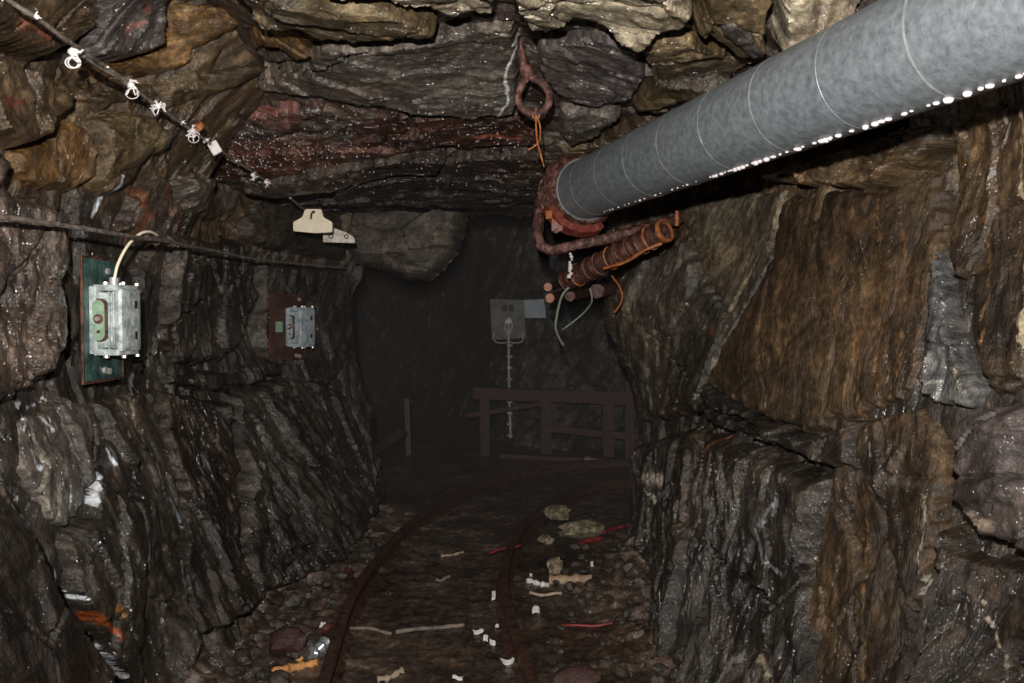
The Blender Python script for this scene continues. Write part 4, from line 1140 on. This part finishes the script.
for k in range(9):
    y = 345 + k * 11.3
    MB().tube([rel(at(507, y, FD - 0.21), rodt), rel(at(512.5, y + 0.5, FD - 0.21), rodt)], 0.013, 6).build('notch', M['pale_metal'], rodt)
MB().tube([rel(p, rodt) for p in spline([at(505.5, 322, FD - 0.2), at(505, 328, FD - 0.2), at(508.5, 335, FD - 0.2), at(512, 328, FD - 0.2), at(511.5, 322, FD - 0.2), at(508.5, 318, FD - 0.2), at(505.5, 322, FD - 0.2)], 5)], 0.012, 7).build('clamp_ring', M['pale_metal'], rodt)
MB().box((-0.035, -0.03, -0.02), (0.035, 0.03, 0.03), 0.008).build('bright_clip', M['string'], rodt).location = rel(at(508.5, 322, FD - 0.24), rodt)
for sgn in (-1, 1):
    MB().tube([rel(p, rodt) for p in spline([at(508.5, 342, FD - 0.2), at(508.5 + sgn * 7, 343, FD - 0.2), at(508.5 + sgn * 14, 341, FD - 0.2), at(508.5 + sgn * 14.5, 332, FD - 0.2)], 5)], 0.008, 6).build('hook_arm', M['pale_metal'], rodt)

# ------------------------------------------------------------------ litter on the floor
def fz(x, y): return float(floor_h(np.array([x]), np.array([y]))[0][0])
def fp(px, py):
    p = onfloor(px, py)
    for _ in range(4): p = onfloor(px, py, fz(p[0], p[1]))
    return p
def lump(name, px, py, sx, sy, sz, mat, label, cat, seed, chip=0.35, group=None, rz=0.0, sub=3):
    bm = bmesh.new(); bmesh.ops.create_icosphere(bm, subdivisions=sub, radius=1.0)
    P = np.array([v.co[:] for v in bm.verts])
    r = 1 + chip * fbm(P * 1.3 + seed * 3.3, 3) + chip * 0.6 * fbm(P * 3.1 + seed, 3)
    rg = np.random.default_rng(seed)
    for k in range(7):                       # broken faces
        nrm = rg.normal(size=3); nrm /= np.linalg.norm(nrm)
        dcut = rg.uniform(0.62, 0.95); e = P @ nrm * r
        r = np.where(e > dcut, r * dcut / np.maximum(e, 1e-6), r)
    P = P * r[:, None] * np.array([sx, sy, sz])
    P[:, 2] -= P[:, 2].min() + 0.18 * sz
    for v, p in zip(bm.verts, P): v.co = p
    bm.verts.index_update()
    p0 = fp(px, py)
    o = mesh_obj(name, [v.co[:] for v in bm.verts], [[v.index for v in f.verts] for f in bm.faces], mat, None, True, 32)
    bm.free()
    o.location = p0; o.rotation_euler = (0, 0, rz)
    return tag(o, label, cat, group)
lump('foam_clump', 557, 520, 0.105, 0.09, 0.06, M['foam'], 'khaki clump of foam farthest along beside the right rail', 'foam', 1, 0.6)
lump('foam_clump', 583, 538, 0.17, 0.11, 0.06, M['foam'], 'widest khaki clump of crumbled foam right of the track', 'foam', 2, 0.7)
lump('foam_clump', 546, 543, 0.05, 0.04, 0.035, M['foam'], 'small pale khaki foam scrap left of the widest clump', 'foam', 3, 0.6)
lump('foam_clump', 554, 573, 0.055, 0.045, 0.055, M['foam'], 'rounded khaki foam lump just behind the pale log', 'foam', 4, 0.5)
def stick(name, p0, p1, r, mat, label, cat, wob=0.12, bend=0.012, group=None, seg=8, lift=0.0):
    a, b = fp(*p0), fp(*p1)
    n = 9; pts = []
    for k in range(n):
        q = a + (b - a) * k / (n - 1)
        q = q + np.array([0, 0, r * 0.75 + lift + 0.4 * bend * math.sin(k * 0.8 + p0[0])])
        q[1] += bend * math.sin(k * 0.55 + p0[1])
        pts.append(q)
    o = MB().tube([q - a for q in pts], [r * (1 + wob * math.sin(k * 2.3 + p0[0])) for k in range(n)], seg, True, wob * 0.5).build(name, mat, None, sharp=50)
    o.location = a
    return tag(o, label, cat, group)
lg = stick('log', (549, 583), (592, 583), 0.026, M['bark'], 'pale broken log lying right of the track', 'log', 0.2, 0.006, seg=12)
stick('stick', (530, 594), (562, 596), 0.008, M['stick'], 'thin pale stick in front of the pale log', 'stick')
stick('pale_splinter', (528, 582), (548, 588), 0.014, M['paper'], 'whitish splinters at the left end of the pale log', 'splinter', 0.4)
stick('stick', (350, 629), (392, 633), 0.008, M['twig'], 'grey stick lying across the sleepers near the left rail', 'stick', 0.15)
stick('stick', (396, 633), (464, 627), 0.010, M['twig'], 'long grey stick between the rails', 'stick', 0.15)
stick('stick', (441, 557), (463, 554), 0.008, M['stick'], 'short pale twig between the rails farther back', 'stick', 0.3)
stick('stick', (436, 581), (449, 579), 0.008, M['twig'], 'tiny twig in the mud between the rails', 'stick', 0.3)
stick('stick', (378, 682), (402, 674), 0.012, M['stick'], 'pale wood chip at the bottom edge between the rails', 'stick', 0.4)
stick('red_strip', (489, 567), (520, 558), 0.009, M['red'], 'red plastic strip crossing the right rail', 'strip', 0.2, lift=0.075)
stick('red_strip', (576, 546), (602, 540), 0.016, M['red'], 'crumpled red plastic strip below the wide foam clump', 'strip', 0.4)
stick('red_strip', (604, 534), (628, 526), 0.012, M['red'], 'red strip against the foot of right rock wall', 'strip', 0.4)
stick('red_strip', (560, 629), (612, 624), 0.007, M['red'], 'thin dull red wire in the muck near right wall', 'strip', 0.2)
stick('wood_piece', (262, 676), (288, 671), 0.012, M['orange_wood'], 'orange split wood sliver left of the left rail', 'wood', 0.35)
stick('wood_piece', (290, 671), (318, 666), 0.016, M['orange_wood'], 'brightest orange split wood block touching the left rail', 'wood', 0.25)
stick('wood_piece', (296, 661), (301, 660), 0.014, M['orange_wood'], 'small orange wood knob behind the bright wood block', 'wood', 0.25)
stick('iron_bar', (318, 636), (334, 627), 0.018, M['rust_brown'], 'short dark iron bar sticking out by the left rail', 'bar')
stick('iron_bar', (312, 594), (320, 590), 0.018, M['rust_brown'], 'dark iron stub lying between left wall and rail', 'bar')
stick('iron_bar', (346, 570), (356, 578), 0.014, M['rust_brown'], 'dark iron stub farther back by the left rail', 'bar')
stick('metal_scrap', (310, 657), (324, 649), 0.022, M['can'], 'crushed shiny metal scrap beside the left rail', 'scrap', 0.4)
for i, (x, y, w, h, a, lab) in enumerate([(536, 613, 9, 7, .6, 'white paper scrap right of the right rail by itself'), (486, 641, 6, 6, .9, 'left of a pair of white scraps between the rails'),
        (492, 645, 8, 5, .2, 'right of a pair of white scraps between the rails'), (508, 664, 16, 5, .5, 'long white scrap against the right rail near the bottom'),
        (478, 634, 12, 4, -.1, 'white curl of scrap behind the pair between the rails'), (494, 599, 5, 9, 1.3, 'cream scrap standing by the right rail'),
        (592, 567, 4, 6, 1.4, 'white speck at foot of the right rock wall'), (531, 577, 3, 3, .3, 'tiny white speck left of pale splinters'),
        (457, 680, 12, 3, .05, 'white sliver at the bottom edge between rails'), (323, 628, 6, 6, .4, 'white speck beside the left rail'),
        (349, 601, 3, 4, .4, 'small white speck behind the left rail'), (476, 484, 4, 3, .2, 'far white speck on dark floor in the chamber'),
        (497, 628, 4, 3, .2, 'cream chip lying left of the right rail bend')]):
    p = fp(x, y); D = p[1]
    a_, b_ = 0.42 * w * D / F, 0.36 * h * D / F
    mb = MB(); vs = []
    nx, ny = 5, 3
    for ix in range(nx):
        for iy in range(ny):
            u_, v_2 = (ix / (nx - 1) * 2 - 1), (iy / (ny - 1) * 2 - 1)
            vs.append((a_ * u_ * rnd.uniform(0.7, 1.2), b_ * rnd.uniform(0.8, 1.6) * v_2 + 0.3 * a_ * u_ * math.sin(a), b_ * (1.0 + v_2) * 0.8 + 0.004 + 0.25 * a_ * math.cos(u_ * 2.2 + i)))
    fs = [(ix * ny + iy, (ix + 1) * ny + iy, (ix + 1) * ny + iy + 1, ix * ny + iy + 1) for ix in range(nx - 1) for iy in range(ny - 1)]
    top = [(x_, y_, z_ + 0.004) for x_, y_, z_ in vs]
    n0 = len(vs)
    mb.add(vs + top, [f[::-1] for f in fs] + [tuple(k + n0 for k in f) for f in fs])
    # close the rim
    rim = [ix * ny for ix in range(nx)] + [(nx - 1) * ny + iy for iy in range(1, ny)] + [ix * ny + ny - 1 for ix in range(nx - 2, -1, -1)] + [iy for iy in range(ny - 2, 0, -1)]
    mb.f += [(rim[k], rim[(k + 1) % len(rim)], rim[(k + 1) % len(rim)] + n0, rim[k] + n0) for k in range(len(rim))]
    o = mb.build('scrap', M['paper'], None, sharp=60)
    o.location = p + np.array([0, 0, 0.0])
    tag(o, lab, 'scrap', 'white scraps on the floor')
lump('stone', 288, 655, 0.085, 0.07, 0.07, M['brick_stone'], 'rust-red rough stone left of the left rail', 'stone', 21)
lump('stone', 578, 692, 0.10, 0.08, 0.055, M['brick_stone'], 'dark red-brown stone at the bottom edge right of right rail', 'stone', 22)
lump('stone', 688, 668, 0.06, 0.05, 0.05, M['stone'], 'grey stone at the foot of right wall near the bottom', 'stone', 23)
sr = random.Random(3)
def stones(n, xr, yr, smin, smax, label, group, seed0):
    for i in range(n):
        px, py = sr.uniform(*xr(i / n)), yr[0] + (yr[1] - yr[0]) * (i / n) + sr.uniform(-4, 4)
        s_ = sr.uniform(smin, smax)
        q = fp(px, py)
        if min(np.hypot(P_[:, 0] - q[0], P_[:, 1] - q[1]).min() for P_ in (PL, PRr)) < 0.06 + s_: continue
        lump('stone', px, py, s_, s_ * sr.uniform(0.6, 1), s_ * sr.uniform(0.4, 0.8), M['stone'], label, 'stone', seed0 + i, group=group, rz=sr.uniform(0, 6), sub=2)
stones(70, lambda t: (355 - 150 * t, 395 - 95 * t), (535, 690), 0.018, 0.055, 'broken grey-brown stone in the rubble between left wall and left rail', 'rubble left of the track', 100)
stones(60, lambda t: (555 - 10 * t, 632 + 50 * t), (545, 690), 0.015, 0.045, 'broken grey-brown stone in the rubble between right rail and right wall', 'rubble right of the track', 300)

stick('pole', (586, 462), (634, 468), 0.03, M['stick'], 'pale pole lying on the floor in front of the barrier', 'pole', 0.15, 0.004)

# drops on the wet red band of the roof
def drops():
    mb = MB(); vv, ff = uvsphere(6, 4)
    rg = random.Random(12)
    deps = bpy.context.evaluated_depsgraph_get()
    n = 0
    for k in range(380):
        if k < 200: px, py = rg.gauss(270, 55), rg.gauss(153, 12)
        elif k < 280: px, py = rg.uniform(190, 540), rg.uniform(112, 160)
        else: px, py = rg.uniform(300, 545), rg.uniform(100, 200)
        if not (168 < px < 545): continue
        r0 = ray(px, py)
        hit, loc, nrm, idx, ob, _ = scene.ray_cast(deps, Vector(CAM), Vector(r0).normalized())
        if not hit or ob.name.split('.')[0] not in ('rock_slab', 'ceiling'): continue
        s_ = rg.uniform(0.0016, 0.0034) * (0.7 + 0.1 * loc.y)
        c_ = np.array(loc) + np.array([0, -0.5, -0.6]) * s_
        mb.add([np.array(q) * s_ + c_ for q in vv], ff); n += 1
    o = mb.build('water_drops', M['drop'], ceiling, sharp=80)
    o['kind'] = 'stuff'
bpy.context.view_layer.update()
drops()

# thin mist hanging in the junction chamber
def mist():
    m = bpy.data.materials.new('thin_mist'); m.use_nodes = True
    nt = m.node_tree; nt.nodes.clear()
    out = nd(nt, 'ShaderNodeOutputMaterial'); v = nd(nt, 'ShaderNodeVolumeScatter')
    v.inputs['Color'].default_value = (1.0, 0.96, 0.94, 1); v.inputs['Density'].default_value = 0.025; v.inputs['Anisotropy'].default_value = 0.0
    nt.links.new(v.outputs['Volume'], out.inputs['Volume'])
    o = MB().box((-4.2, 4.4, 0.0), (3.6, 13.9, 3.4)).build('mist', m, None, False)
    o['kind'] = 'stuff'; tag(o, 'thin grey mist hanging in the dark end of the drift', 'mist')
mist()
